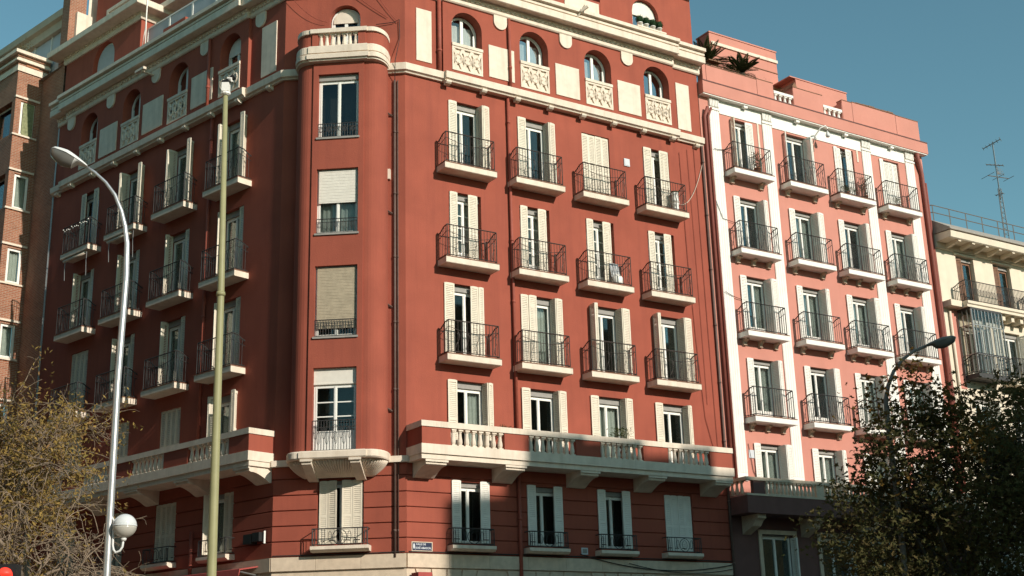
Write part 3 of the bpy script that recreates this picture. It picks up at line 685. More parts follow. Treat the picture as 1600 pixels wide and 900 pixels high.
# stone fascia and ground floor
for Fk, ue in (('R', UR), ('L', UL)):
    u = E0; n = int((ue - E0) / 1.32)
    for i in range(n):
        w_ = (ue - E0) / n; q0, q1 = sorted((sx(Fk, u + i * w_), sx(Fk, u + (i + 1) * w_)))
        put('stone_block', MB().box(q0 + .004, q1 - .004, -.06, .2, 3.40, 3.81).mesh('stone_block', 'stone'), RED, FR[Fk])
    q0, q1 = sorted((sx(Fk, E0), sx(Fk, ue)))
    n = int((ue - E0) / 3.2); w_ = (ue - E0) / n; holes = []
    for i in range(n):
        c = sx(Fk, E0 + (i + .5) * w_); holes.append((c - 1.05, c + 1.05, GZ + .2, 2.6))
    put('facade_wall', wall_mb(q0, q1, GZ, 3.42, holes, .4, 0.02).mesh('facade_wall', 'stone'), RED, FR[Fk])
    for (h0, h1, h2, h3) in holes:
        so = put('shop_window', MB().box(h0, h1, .30, .36, h2, h2 + .1).box(h0, h1, .30, .36, h3 - .1, h3).box(h0, h0 + .08, .3, .36, h2 + .1, h3 - .1).box(h1 - .08, h1, .3, .36, h2 + .1, h3 - .1).mesh('shop_window', 'brownwood'), RED, FR[Fk])
        put('pane', MB().box(h0 + .08, h1 - .08, .33, .34, h2 + .1, h3 - .1).mesh('pane', 'glass'), so, Matrix(), True)
        for j in range(5):
            b0 = h0 - .18 + (h1 - h0 + .36) * j / 5; b1 = h0 - .18 + (h1 - h0 + .36) * (j + 1) / 5; lean = ((b0 + b1) / 2 - (h0 + h1) / 2) * .12
            put('voussoir', MB().prism([(b0 + .006 - lean, 2.62), (b1 - .006 - lean, 2.62), (b1 - .006 + lean, 3.36), (b0 + .006 + lean, 3.36)], -.03, .1).mesh('voussoir', 'stone'), RED, FR[Fk])
put('facade_wall', wall_mb(-HC, HC, GZ, 3.42, [(-.9, .9, GZ + .2, 2.7)], .4, .02).mesh('facade_wall', 'stone'), RED, FR['C'])
for i in range(3): put('stone_block', MB().box(-HC + i * CW / 3 + .004, -HC + (i + 1) * CW / 3 - .004, -.06, .2, 3.40, 3.81).mesh('stone_block', 'stone'), RED, FR['C'])
put('shop_door', MB().box(-.9, -.82, .3, .36, GZ + .2, 2.7).box(.82, .9, .3, .36, GZ + .2, 2.7).box(-.82, .82, .32, .35, GZ + .2, 2.7).mesh('shop_door', 'brownwood'), RED, FR['C'])

# ------------------------------------------------------------------ long first-floor balconies
def long_balcony(Fk, u0, u1, groups, corbels, ends):
    q0, q1 = sorted((sx(Fk, u0), sx(Fk, u1)))
    slab = MB(); slab.box(q0, q1, -1.0, 0, 6.735, 7.03); slab.box(q0 + .03, q1 - .03, -.94, 0, 6.575, 6.733)
    o = put('balcony', slab.mesh('balcony', 'cream'), RED, FR[Fk])
    rl = MB(); rl.box(q0, q1, -1.0, -.78, 7.565, 7.745)
    for e in ends:
        x = sx(Fk, e)
        s = 1 if abs(x - q0) < .01 else -1
        a, b = sorted((x, x + s * .2)); rl.box(a, b, -.778, -.002, 7.565, 7.745)
    put('balustrade_rail', rl.mesh('balustrade_rail', 'cream'), o, Matrix(), True)
    gs = sorted([tuple(sorted((sx(Fk, a), sx(Fk, b)))) for a, b in groups])
    edge = q0 + .03
    for a, b in gs + [(q1 - .03, None)]:
        if a - edge > .05: put('balustrade_pier', MB().box(edge, a - .002, -.965, -.80, 7.03, 7.564).mesh('balustrade_pier', 'red'), o, Matrix(), True)
        edge = b
    for e in ends:
        x = sx(Fk, e); s = 1 if abs(x - q0) < .01 else -1
        a, b = sorted((x + s * .035, x + s * .17)); put('balustrade_pier', MB().box(a, b, -.798, -.002, 7.03, 7.564).mesh('balustrade_pier', 'red'), o, Matrix(), True)
    for a, b in gs:
        n = 8
        for i in range(n): put('baluster', baluster_mesh(.534, 'cream', .082), o, T(a + (b - a) * (i + .5) / n, -.88, 7.03), True)
    prof = [(0, 6.574), (-.90, 6.574), (-.90, 6.53), (-.86, 6.50), (-.86, 6.43), (-.80, 6.40), (-.70, 6.40)]
    prof += [(-.70 + .62 * t, 6.40 - .27 * (t ** 1.5)) for t in (.2, .4, .6, .8, 1.0)] + [(0, 6.12)]
    for u in corbels:
        x = sx(Fk, u); mb = MB().prismx([p for p in prof], x - .36, x + .36)
        mb.box(x - .40, x + .40, -.92, -.895, 6.50, 6.573)
        put('corbel', mb.mesh('corbel', 'cream'), o, Matrix(), True)
long_balcony('R', 2.62, 15.22, [(3.67, 5.63), (6.55, 8.41), (9.40, 11.20), (12.27, 14.16)], [3.2, 6.08, 8.98, 11.8, 14.78], [2.62])
long_balcony('L', 2.62, 17.4, [(3.66, 5.90), (7.25, 9.21), (10.55, 12.33), (13.7, 15.6)], [3.08, 6.3, 9.25, 12.4, 15.6], [2.62, 17.4])

# ------------------------------------------------------------------ corner bay
def bay_ring(off, z, notch=True, N=10):
    A, B = 1.52 + off * .30, .93 + off * .8; D0, D1 = .22, .84 + off
    pts = [(-A, 0)]
    for k in range(N + 1):
        t = PI / 2 * k / N; pts.append((-B - (A - B) * math.cos(t), D0 + (D1 - D0) * math.sin(t)))
    f = .06 if notch else .05
    h = .85 + off * .8
    pts += [(-h, D1), (-h, D1 + f), (h, D1 + f), (h, D1)]
    for k in range(N, -1, -1):
        t = PI / 2 * k / N; pts.append((B + (A - B) * math.cos(t), D0 + (D1 - D0) * math.sin(t)))
    pts.append((A, 0))
    return [(x, -d, z) for x, d in pts]
mb = MB(); full = bay_ring(0, 0); nn = len(full); i0 = 1 + 11 + 1
zs_b = (6.75, 20.2)
for seg in (range(0, i0), range(i0 + 1, nn - 1)):
    for k in seg:
        a, b = full[k], full[k + 1]; mb.quad((a[0], a[1], zs_b[0]), (b[0], b[1], zs_b[0]), (b[0], b[1], zs_b[1]), (a[0], a[1], zs_b[1]))
put('bay_wall', mb.mesh('bay_wall', 'red'), RED, FR['C'])
bw_ = [(17.26, 19.56), (13.92, 16.16), (10.49, 12.83), (6.87, 9.50)]
put('bay_wall', wall_mb(-.85, .85, 6.75, 20.2, [(-.685, .685, a, b) for a, b in bw_], .30, -.90).mesh('bay_wall', 'red'), RED, FR['C'])
put('room_shade_lining', MB().quad((-.84, -.30, 6.7), (.84, -.30, 6.7), (.84, -.30, 20.2), (-.84, -.30, 20.2)).quad((-.84, -.6, 6.7), (-.84, -.3, 6.7), (-.84, -.3, 20.2), (-.84, -.6, 20.2)).quad((.84, -.6, 6.7), (.84, -.3, 6.7), (.84, -.3, 20.2), (.84, -.6, 20.2)).mesh('room_shade_lining', 'room'), RED, FR['C'])
def low_rail(w, h, style):
    k = ('low', style, w)
    if k not in cache:
        mb = MB(); a = w / 2
        for z in (.03, h): mb.bar((-a, 0, z), (a, 0, z), .022)
        n = int(w / .085)
        for i in range(n + 1):
            x = -a + w * i / n; mb.bar((x, 0, .03), (x, 0, h), .012)
            if i % 3 == 1: mb.ring((x, 0, h * .6), .05, h * .22, .008, 8)
        mb.bar((-a, 0, h * .78), (a, 0, h * .78), .016)
        cache[k] = mb.mesh('railing', 'iron')
    return cache[k]
for i, (a, b) in enumerate(bw_):
    h = b - a
    o = window(RED, 'C', 0, a, 1.37, h, hb=(.20, .05, .05, .52)[i], munt=(0, 0, 0, 2)[i], panel=(0, 0, 0, .55)[i], y=.17, Mx=FR['C'] @ T(0, -.90, a), boxm=('boxgrey', 'boxgrey', 'boxgrey', 'blind')[i], curtain=(None, 'full', None, None)[i])
    hb_ = (0, 1.12, h - .34, 0)[i]
    if hb_: 
        bl = MB(); n = int(hb_ / .05)
        for k in range(n): bl.box(-.62, .62, .095 - .004 * (k % 2), .12, h - .05 - hb_ + k * hb_ / n, h - .05 - hb_ + (k + 1) * hb_ / n - .004)
        put('roller_blind', bl.mesh('roller_blind', 'blind' if i == 1 else 'blindtan'), o, Matrix(), True)
    put('railing', low_rail(1.33, (.50, .50, .55, .95)[i], i), o, T(0, .04 - (.02 if i != 3 else .06), .0), True)
    put('window_sill', MB().box(-.72, .72, -.05, .2, -.06, .003).mesh('window_sill', 'boxgrey'), o, Matrix(), True)
# base of the bay: ledge, ribbed cove, brackets
mb = MB().loft([bay_ring(.20, 6.62, False), bay_ring(.24, 6.66, False), bay_ring(.24, 6.83, False), bay_ring(.20, 6.87, False)], False)
b0, b1 = bay_ring(.20, 6.62, False), bay_ring(.20, 6.87, False); mb.quad(*b1)
led = put('bay_base', mb.mesh('bay_base', 'cream'), RED, FR['C'])
rings = []
for k in range(9):
    t = k / 8; ang = t * PI / 2; rings.append(bay_ring(.20 - .10 * t if k == 0 else .12 - .95 * (1 - math.cos(ang)) * .85, 6.62 - .50 * math.sin(ang) ** 1.0 * 1.0, False))
def cove_ring(t):
    s = 1 - .62 * t; ds = 1 - .84 * t; z = 6.62 - .42 * t ** .72
    return [(x * (.55 + .45 * s), y * ds, z) for x, y, _ in bay_ring(.04, 0, False)]
rings = [bay_ring(.20, 6.621, False)] + [cove_ring(k / 8) for k in range(9)]
put('bay_cove', MB().loft(rings).mesh('bay_cove', 'cream', False), led, Matrix(), True)
rb = MB(); 
def along(ring, s):
    L_ = [0]
    for a, b in zip(ring, ring[1:]): L_.append(L_[-1] + math.dist(a, b))
    d = s * L_[-1]
    for k in range(len(ring) - 1):
        if L_[k + 1] >= d: q = (d - L_[k]) / max(1e-6, L_[k + 1] - L_[k]); return Vector(ring[k]).lerp(Vector(ring[k + 1]), q)
    return Vector(ring[-1])
for i in range(46):
    s = .05 + .9 * i / 45; rb.tube([along(cove_ring(k / 7), s) + Vector((0, -.008, -.008)) for k in range(8)], .034, 6)
put('cove_ribs', rb.mesh('cove_ribs', 'cream', True), led, Matrix(), True, kind='stuff')
for x in (-.80, .70):
    mb = MB().prismx([(-.3, 6.619), (-1.1, 6.619), (-1.1, 6.56), (-1.06, 6.53), (-1.06, 6.47), (-1.0, 6.44), (-.86, 6.39), (-.66, 6.29), (-.42, 6.18), (-.2, 6.10), (0, 6.08), (0, 6.4)], x - .15, x + .15)
    mb.box(x - .19, x + .19, -1.13, -1.101, 6.55, 6.618)
    put('bracket', mb.mesh('bracket', 'cream'), led, Matrix(), True)
# balcony crowning the bay
mb = MB().loft([bay_ring(.0, 19.97, False), bay_ring(.17, 19.99, False), bay_ring(.18, 20.04, False), bay_ring(.24, 20.05, False), bay_ring(.25, 20.20, False), bay_ring(.24, 20.215, False), bay_ring(.12, 20.22, False), bay_ring(.12, 20.27, False), bay_ring(.20, 20.275, False), bay_ring(.20, 20.51, False), bay_ring(.16, 20.55, False)])
mb.quad(*bay_ring(.16, 20.55, False)); mb.quad(*bay_ring(.0, 19.97, False))
bb = put('balcony', mb.mesh('balcony', 'cream'), RED, FR['C'])
o_, i_ = [bay_ring(.14, z, False) for z in (21.05, 21.20)], [bay_ring(-.04, z, False) for z in (21.05, 21.20)]
mb = MB()
for a, b in ((o_[0], o_[1]), (o_[1], i_[1]), (i_[1], i_[0]), (i_[0], o_[0])): mb.loft([a, b])
put('balustrade_rail', mb.mesh('balustrade_rail', 'cream'), bb, Matrix(), True)
r0_, r1_ = bay_ring(.07, 20.55, False), bay_ring(.07, 21.05, False); rn = len(r0_)
m0 = 1 + 11 + 1   # index of the front left corner
pl_, pr_ = MB(), MB()
pl_.loft([r0_[:m0 + 1] + [(-.72, r0_[m0][1], 20.55), (-.72, r0_[m0][1] + .14, 20.55)], r1_[:m0 + 1] + [(-.72, r1_[m0][1], 21.05), (-.72, r1_[m0][1] + .14, 21.05)]])
pr_.loft([[(.66, r0_[m0][1] + .14, 20.55), (.66, r0_[m0][1], 20.55)] + r0_[m0 + 1:], [(.66, r1_[m0][1] + .14, 21.05), (.66, r1_[m0][1], 21.05)] + r1_[m0 + 1:]])
put('balustrade_pier', pl_.mesh('balustrade_pier', 'red'), bb, Matrix(), True); put('balustrade_pier', pr_.mesh('balustrade_pier', 'red'), bb, Matrix(), True)
for i in range(7): put('baluster', baluster_mesh(.50, 'cream', .075), bb, T(-.62 + 1.18 * i / 6, -.86, 20.55), True)

# ------------------------------------------------------------------ top storey
def arch_blind(Fk, xc, z0, crown, w, frac, bm): return arch_window(RED, Fk, xc, z0, crown, w, frac, 'white', .22, bm)
# right pavilion
put('attic_wall', wall_mb(11.15, 15.72, 24.0, 27.2, [], .32, .04, [(12.70, 14.02, 24.3, 25.71)]).mesh('attic_wall', 'red'), RED, FR['R'])
mb = MB().quad((11.15, .04, 24), (11.15, 1.6, 24), (11.15, 1.6, 27.2), (11.15, .04, 27.2)).quad((15.72, .04, 24), (15.72, 6, 24), (15.72, 6, 27.2), (15.72, .04, 27.2)).quad((11.15, .04, 27.2), (15.72, .04, 27.2), (15.72, 6, 27.2), (11.15, 6, 27.2))
put('attic_wall', mb.mesh('attic_wall', 'red'), RED, FR['R'])
arch_blind('R', 13.36, 24.3, 25.71, 1.32, .50, 'blind')
put('cornice', MB().prismx([(.04, 26.5), (-.45, 26.5), (-.5, 26.8), (.04, 26.85)], 11.05, 15.8).mesh('cornice', 'cream'), RED, FR['R'])
put('window_sill', MB().box(12.65, 14.08, -.32, .2, 24.22, 24.28).mesh('window_sill', 'cream'), RED, FR['R'])
# right terrace, recessed glazing and parapet with a cream panel
put('attic_wall', MB().box(2.62, 11.15, -.05 + .1, .25, 24.0, 24.42).box(2.62, 11.15, .0 + .05, .25, 24.42, 24.98).mesh('attic_wall', 'red'), RED, FR['R'])
for u in (3.3, 6.3, 9.45): put('attic_panel', MB().box(u, u + 1.6, .012, .048, 24.30, 24.86).mesh('attic_panel', 'cream'), RED, FR['R'])
put('attic_wall', wall_mb(2.62, 11.15, 24.0, 27.0, [(9.6, 10.9, 24.9, 26.6), (6.4, 7.9, 24.9, 26.6)], .2, 1.4).mesh('attic_wall', 'red'), RED, FR['R'])
window(RED, 'R', 10.25, 24.9, 1.3, 1.7, Mx=FR['R'] @ T(10.25, 1.4, 24.9)); window(RED, 'R', 7.15, 24.9, 1.5, 1.7, Mx=FR['R'] @ T(7.15, 1.4, 24.9))
# left pavilion
put('attic_wall', wall_mb(-17.75, -12.0, 24.0, 26.25, [], .3, .03, [(-15.52, -13.90, 24.3, 25.88)]).mesh('attic_wall', 'red'), RED, FR['L'])
put('attic_wall', MB().quad((-12, .03, 24), (-12, 3, 24), (-12, 3, 26.3), (-12, .03, 26.3)).quad((-17.75, .03, 24), (-17.75, 5, 24), (-17.75, 5, 26.3), (-17.75, .03, 26.3)).mesh('attic_wall', 'red'), RED, FR['L'])
arch_blind('L', -14.71, 24.3, 25.88, 1.62, .995, 'blindgrey')
pc = [K + dL * 17.75 - nL * 3, K + dL * 17.75 - nL * .03, K + dL * 12.0 - nL * .03, K + dL * 12.0 - nL * 3]
strip('cornice', pc, [(0, 25.90), (.06, 25.90), (.10, 25.98), (.10, 26.16), (.14, 26.20), (.58, 26.22), (.60, 26.20), (.62, 26.22), (.62, 26.46), (.58, 26.5), (0, 26.55)], 'cream')
u = 12.1
while u < 17.7:
    put('dentil', cache['dentil'], RED, FR['L'] @ T(-u, .03, 26.075)); u += .215
put('roof', MB().quad((-17.75, .03, 26.4), (-12, .03, 26.4), (-12, 6, 26.4), (-17.75, 6, 26.4)).mesh('roof', 'roof'), RED, FR['L'])
# attic block set back over the pavilion
put('attic_wall', wall_mb(-17.3, -8.0, 26.4, 30.0, [(-16.3, -13.2, 26.95, 28.3)], .25, 1.0).mesh('attic_wall', 'red'), RED, FR['L'])
put('attic_wall', MB().quad((-17.3, 1, 26.4), (-17.3, 5, 26.4), (-17.3, 5, 30), (-17.3, 1, 30)).mesh('attic_wall', 'red'), RED, FR['L'])
o = put('window', MB().box(-16.4, -16.22, .95, 1.2, 26.9, 28.4).box(-13.28, -13.1, .95, 1.2, 26.9, 28.4).box(-16.22, -13.28, .95, 1.2, 28.24, 28.4).box(-16.22, -13.28, .95, 1.2, 26.9, 27.05).box(-14.8, -14.7, 1.05, 1.2, 27.05, 28.24).mesh('window', 'cream'), RED, FR['L'])
put('pane', MB().box(-16.22, -13.28, 1.15, 1.16, 27.05, 28.24).mesh('pane', 'glassgrey'), o, Matrix(), True)
# left terrace: red parapet, glazed screen of grey panels
put('attic_wall', MB().box(-12.0, -10.4, .05, .25, 24.0, 24.68).box(-10.4, -8.9, .05, .25, 24.0, 24.82).box(-8.9, -2.62, .05, .25, 24.0, 24.68).mesh('attic_wall', 'red'), RED, FR['L'])
for i in range(6):
    q = -11.95 + i * 1.55
    o = put('terrace_screen', MB().box(q, q + .05, .30, .36, 24.5, 25.55).box(q + .05, q + 1.5, .30, .36, 25.49, 25.55).box(q + 1.5, q + 1.54, .30, .36, 24.5, 25.55).mesh('terrace_screen', 'white'), RED, FR['L'])
    put('screen_panel', MB().box(q + .05, q + 1.5, .32, .34, 24.5, 25.49).mesh('screen_panel', 'glassgrey'), o, Matrix(), True)
put('attic_wall', wall_mb(-12, -2.62, 24.0, 26.4, [(-11.6, -9.0, 25.0, 26.2), (-8.4, -5.4, 25.0, 26.2)], .2, 1.6).mesh('attic_wall', 'red'), RED, FR['L'])
put('roof', MB().box(-12, -2.62, .6, 2.0, 26.4, 26.65).mesh('roof', 'cream'), RED, FR['L'])
put('attic_wall', MB().quad((-HC, 1.4, 24), (HC, 1.4, 24), (HC, 1.4, 27), (-HC, 1.4, 27)).mesh('attic_wall', 'red'), RED, FR['C'])

# ------------------------------------------------------------------ pipes, cables and small fittings
def pipe(Fk, u, z0, z1, r=.055, m='redpipe', d=.09, clips=True, kink=None):
    x = sx(Fk, u); mb = MB().tube([(x, -d, z0), (x, -d, z1)], r, 8)
    if clips:
        z = z0 + .8
        while z < z1: mb.lathe([(r * 1.25, -.04), (r * 1.25, .04)], 8, (x, -d, z)); z += 2.2
    if kink: mb.tube([(x, -d, z1), (x, -d - .02, z1 + .1), (x + .05, -d - .25, z1 + .35)], r, 8)
    return put('drainpipe', mb.mesh('drainpipe', m, True), RED, FR[Fk])
pipe('R', 6.69, 7.1, 19.88, m='redpipe'); pipe('R', 6.75, 20.2, 22.95, d=.22); pipe('R', 3.93, 20.22, 23.0, .075)
pipe('R', 15.70, -1.4, 19.9, .05, 'pipegrey', .06)
pipe('R', 6.69, 2.0, 6.5, .06, 'redpipe')
pipe('L', 6.80, 20.2, 22.95, .06, d=.22); pipe('L', 6.62, 7.1, 19.8, .06); pipe('L', 6.75, 3.0, 5.0, .06)
pipe('C', 1.74, 3.7, 19.6, .04, 'pipegrey', .05); pipe('C', 1.84, 3.7, 19.6, .02, 'pipegrey', .03)
def cable(Fk, pts, r=.012, m='cable', name='cable', root=RED):
    return put(name, MB().tube([(sx(Fk, p[0]), -p[2], p[1]) for p in pts], r, 4).mesh(name, m), root, FR[Fk])
def sag(a, b, s, n=10): return [tuple(a[i] + (b[i] - a[i]) * t / n - (s * 4 * t / n * (1 - t / n) if i == 1 else 0) for i in range(3)) for t in range(n + 1)]
cable('R', sag((9.0, 3.95, .1), (15.6, 3.75, .1), .35), .016); cable('R', sag((11.0, 3.7, .1), (15.6, 3.6, .1), .22), .012)
cable('R', [(14.55, 19.4, .03), (14.6, 15, .03), (14.72, 12, .03), (14.9, 9.0, .03), (15.2, 7.9, .03)], .013, 'redpipe')
cable('R', [(14.95, 19.6, .03), (15.0, 16, .03), (15.05, 9.5, .03)], .010, 'redpipe'); cable('R', [(15.3, 19.7, .03), (15.35, 12, .03), (15.4, 8, .03)], .012, 'redpipe')
cable('R', sag((14.4, 17.2, .05), (15.7, 19.2, .05), .5), .012, 'cream')
cable('C', sag((-.9, 24.2, .1), (1.5, 22.0, .05), .1), .012, 'redpipe'); cable('C', sag((.4, 24.3, .1), (1.85, 21.8, .05), .15), .010, 'redpipe')
cable('C', [(1.1, 21.75, .08), (1.7, 21.8, .06), (1.9, 21.9, .05), (1.92, 21.2, .05), (1.8, 20.2, .3), (1.75, 19.6, .06)], .014, 'cable')
cable('C', sag((-2.0, 23.2, .2), (-.6, 21.95, .1), .25), .010, 'redpipe')
cable('C', [(-2.05, 3.86, .08), (.5, 3.84, .08), (2.05, 3.86, .08)], .02); cable('R', [(2.65, 3.86, .08), (9, 3.87, .08), (15.6, 3.87, .08)], .02)
for z in (18.3, 14.8, 11.6, 8.2):
    put('cable_bracket', MB().bar((1.66, -.02, z), (1.45, -.12, z + .12), .05).mesh('cable_bracket', 'pipegrey'), RED, FR['C'])
put('junction_box', MB().box(1.45, 1.60, -.14, .0, 16.0, 16.35).mesh('junction_box', 'cream'), RED, FR['C'])
put('vent_cover', MB().box(11.82, 12.08, -.04, .0, 18.3, 18.6).box(11.85, 12.05, -.05, -.04, 18.33, 18.57).mesh('vent_cover', 'signwhite'), RED, FR['R'])
put('cornice_bracket', MB().box(-10.95, -10.35, -.75, -.62, 22.85, 22.95).box(-10.6, -10.5, -.7, 0, 22.80, 22.85).mesh('cornice_bracket', 'cream'), RED, FR['L'])
put('flag_holder', MB().tube([(9.35, -.1, 23.0), (9.7, -.9, 24.0)], .03, 6).tube([(9.62, -.75, 23.8), (9.8, -.95, 23.95)], .06, 6).mesh('flag_holder', 'cream'), RED, FR['R'])
cable('L', [(17.9, 24.3, -.02), (17.88, 20, .03), (17.88, 12, .03), (17.88, 4, .03)], .035, 'greymetal', 'drainpipe')

# ================================================================== PINK BUILDING
PK = thing('pink_apartment_building', 'salmon pink apartment building with white fluted pilasters next to the red one', 'building', tuple(K + dR * 22 + Vector((0, 0, GZ))))
P0, P1 = 15.78, 28.85
PX = [17.98, 20.96, 23.77, 26.62]; PW = 1.2
pl = {'A': 19.04, 'B': 15.72, 'C': 12.43, 'D': 9.15}; ptop = {'A': 21.46, 'B': 18.10, 'C': 14.82, 'D': 11.52, 'E': 8.26}
hs = []
for x in PX:
    for r in 'ABCD': hs.append((x - PW / 2, x + PW / 2, pl[r] + .03, ptop[r]))
    hs.append((x - PW / 2, x + PW / 2, 5.62, 8.26)); hs.append((x - .8, x + .8, GZ + .15, 4.9))
put('facade_wall', wall_mb(P0, P1, 5.5, 22.2, [h for h in hs if h[2] > 5.5], .34, 0).mesh('facade_wall', 'pink'), PK, FR['R'])
put('facade_wall', wall_mb(P0, P1, GZ, 5.5, [h for h in hs if h[2] < 5.5], .34, 0.01).mesh('facade_wall', 'maroon'), PK, FR['R'])
mb = MB().quad((P1, 0, GZ), (P1, 12, GZ), (P1, 12, 23), (P1, 0, 23)).quad((P0, 0, 22.19), (P1, 0, 22.19), (P1, 14, 22.19), (P0, 14, 22.19))
put('side_wall', mb.mesh('side_wall', 'pink'), PK, FR['R'])
put('room_shade_lining', MB().quad((P0, 1.2, GZ), (P1, 1.2, GZ), (P1, 1.2, 22.1), (P0, 1.2, 22.1)).mesh('room_shade_lining', 'room'), PK, FR['R'])
for a, b in ((16.26, 16.76), (19.10, 19.62), (24.90, 25.44), (27.66, 28.20)):
    mb = MB(); mb.box(a, b, -.04, 0, 6.8, 22.155); n = 4; w_ = (b - a - .04) / n
    for i in range(n): mb.box(a + .02 + i * w_ + .014, a + .02 + (i + 1) * w_ - .014, -.050, -.041, 7.1, 21.6)
    mb.box(a - .03, b + .03, -.08, -.0415, 21.62, 21.70)
    for i in range(6): mb.box(a + .01 + i * (b - a) / 6, a + (i + 1) * (b - a) / 6 - .02, -.10, -.0415, 21.76, 22.10)
    put('pilaster', mb.mesh('pilaster', 'whitewall'), PK, FR['R'])
for a, b in ((16.79, 19.07), (19.65, 24.87), (25.47, 27.63)):
    put('frieze', MB().box(a, b, -.03, 0, 21.54, 22.15).box(a, b, -.045, -.031, 22.06, 22.15).mesh('frieze', 'whitewall'), PK, FR['R'])
# thin inner frames and the cornice
for a in (18.86, 24.62 + .0):
    put('frieze', MB().box(a - .05, a + .04, -.025, 0, 18.9 if a < 20 else 21.0, 21.55).mesh('frieze', 'cream'), PK, FR['R'])
put('cornice', MB().prismx([(0, 22.0), (-.30, 22.0), (-.34, 22.06), (-.78, 22.06), (-.78, 22.0), (-.84, 22.0), (-.84, 22.06), (.2, 22.06), (.2, 22.0)], P0 - .3, P1 - .2).mesh('cornice', 'whitewall'), PK, FR['R']) if False else None
put('cornice', MB().box(P0 + .04, P1 + .10, -.26, 0, 22.11, 22.155).mesh('cornice', 'whitewall'), PK, FR['R'])
put('cornice', MB().box(P0 + .02, P1 + .14, -.29, .3, 22.156, 22.70).mesh('cornice', 'pink'), PK, FR['R'])
put('cornice', MB().box(P0 + .01, P1 + .15, -.305, -.291, 22.665, 22.715).mesh('cornice', 'maroon'), PK, FR['R'])
for u in (18.0, 20.9, 23.75, 26.6): put('cornice_block', MB().box(u, u + .2, -.22, -.06, 22.0, 22.109).mesh('cornice_block', 'whitewall'), PK, FR['R'])
def par(u0, u1, z1):
    put('parapet', MB().box(u0 + .20, u1 + .178, -.10, .2, 22.70, z1 + .115).mesh('parapet', 'pink'), PK, FR['R'])
    put('coping', MB().box(u0 + .19, u1 + .186, -.115, .21, z1 + .115, z1 + .145).mesh('coping', 'brownwood'), PK, FR['R'])
for a in ((15.80, 16.0, 23.42), (16.0, 18.75, 23.40), (18.75, 19.68, 23.44), (20.82, 22.55, 23.55), (23.72, 24.35, 23.62), (24.35, 27.1, 23.66), (27.1, 28.6, 23.64)): par(*a)
for u0, u1, n_ in ((16.2, 16.9, 3), (24.6, 27.0, 6)):
    for k in range(n_): put('coping_tile', MB().box(u0 + .19 + (u1 - u0) * k / n_, u0 + .16 + (u1 - u0) * (k + 1) / n_, -.125, .21, 23.785 + .012 * (k % 2), 23.825 + .016 * (k % 3)).mesh('coping_tile', 'brownwood'), PK, FR['R'])
for a, b in ((19.88, 20.99), (22.75, 23.88)):
    o = put('balustrade_rail', MB().box(a, b, -.10, .12, 23.14, 23.26).mesh('balustrade_rail', 'whitewall'), PK, FR['R'])
    for i in range(4): put('baluster', baluster_mesh(.44, 'whitewall', .085), o, T(a + .14 + (b - a - .28) * i / 3, .01, 22.70), True)
    put('parapet', MB().box(b, b + .02, -.1, 1.0, 22.70, 23.6).mesh('parapet', 'pink'), PK, FR['R'])
mb = MB().box(18.0, 21.85, 1.5, 2.3, 22.2, 26.2); mb.box(17.97, 21.88, 1.47, 2.32, 26.2, 26.26)
put('penthouse_wall', mb.mesh('penthouse_wall', 'pink'), PK, FR['R'])
put('penthouse_band', MB().box(18.05, 21.87, 1.44, 1.498, 25.66, 25.80).mesh('penthouse_band', 'cream'), PK, FR['R'])
put('penthouse_band', MB().box(18.0, 21.86, 1.47, 1.498, 25.15, 25.18).mesh('penthouse_band', 'brownwood'), PK, FR['R'])
put('penthouse_wall', MB().box(21.86, 24.95, .5, 5, 22.2, 24.52).box(21.5, 24.97, .47, 5.02, 24.52, 24.57).mesh('penthouse_wall', 'pink'), PK, FR['R'])
put('penthouse_roof', MB().prism([(21.0, 23.6), (21.25, 24.0), (21.5, 23.6)], -.0, 1.2).mesh('penthouse_roof', 'brownwood'), PK, FR['R'])
# windows
for i, x in enumerate(PX):
    for r in 'ABCDE':
        z0 = (pl[r] + .03) if r != 'E' else 5.63; h = ptop[r] - z0
        o = window(PK, 'R', x, z0, PW, h, hb=.16, panel=.28, curtain=R_.choice(['full', 'left', 'full', 'right', None]), boxm='boxgrey')
        hh = h - .04
        if r == 'A' and i == 0: leaf(o, (-.60, .0), (-.62, -.25), .02, hh, cr_); flat(o, .16, .56, .02, hh, 'shutterw', -.02)
        elif r == 'A' and i == 2: flat(o, -.62, -.42, .02, hh, 'shutterw'); flat(o, -.40, -.16, .02, hh, 'shutterw', .04); flat(o, .1, .45, .02, hh, 'shutterw', -.02)
        elif r == 'A' and i == 3: flat(o, -.66, -.44, .02, hh, 'shutterw'); closed(o, PW, .02, hh, 'shutterw', .1)
        elif r == 'A' and i == 1: leaf(o, (-.58, .08), (-.74, -.20), .02, hh, 'shutterw'); fold_right(o, PW, .02, hh, 'shutterw', .10, .42)
        else:
            flat(o, -.82, -.50, .02, hh, 'shutterw', -.05); fold_right(o, PW, .02, hh, 'shutterw', .20 + .12 * ((i + ord(r)) % 2), .40)
        if r != 'E': balcony(PK, 'R', x - .06 + .02 * i, pl[r], 2.12, .58, .2, 'whitewall', 'iron', 2 if (r in 'A' or i == 1) else 3, style=(2 if (i + ord(r)) % 3 == 0 else 3))
    o = window(PK, 'R', x, GZ + .2, 1.6, 6.45, hb=.2, panel=.6)
    fold_right(o, 1.6, .1, 6.1, 'shutterw', .05, .3)
    put('window_surround', MB().box(x - .95, x - .79, -.05, 0, GZ, 4.9).box(x + .79, x + .95, -.05, 0, GZ, 4.9).box(x - .95, x + .95, -.05, 0, 4.9, 5.05).mesh('window_surround', 'stone'), PK, FR['R'])
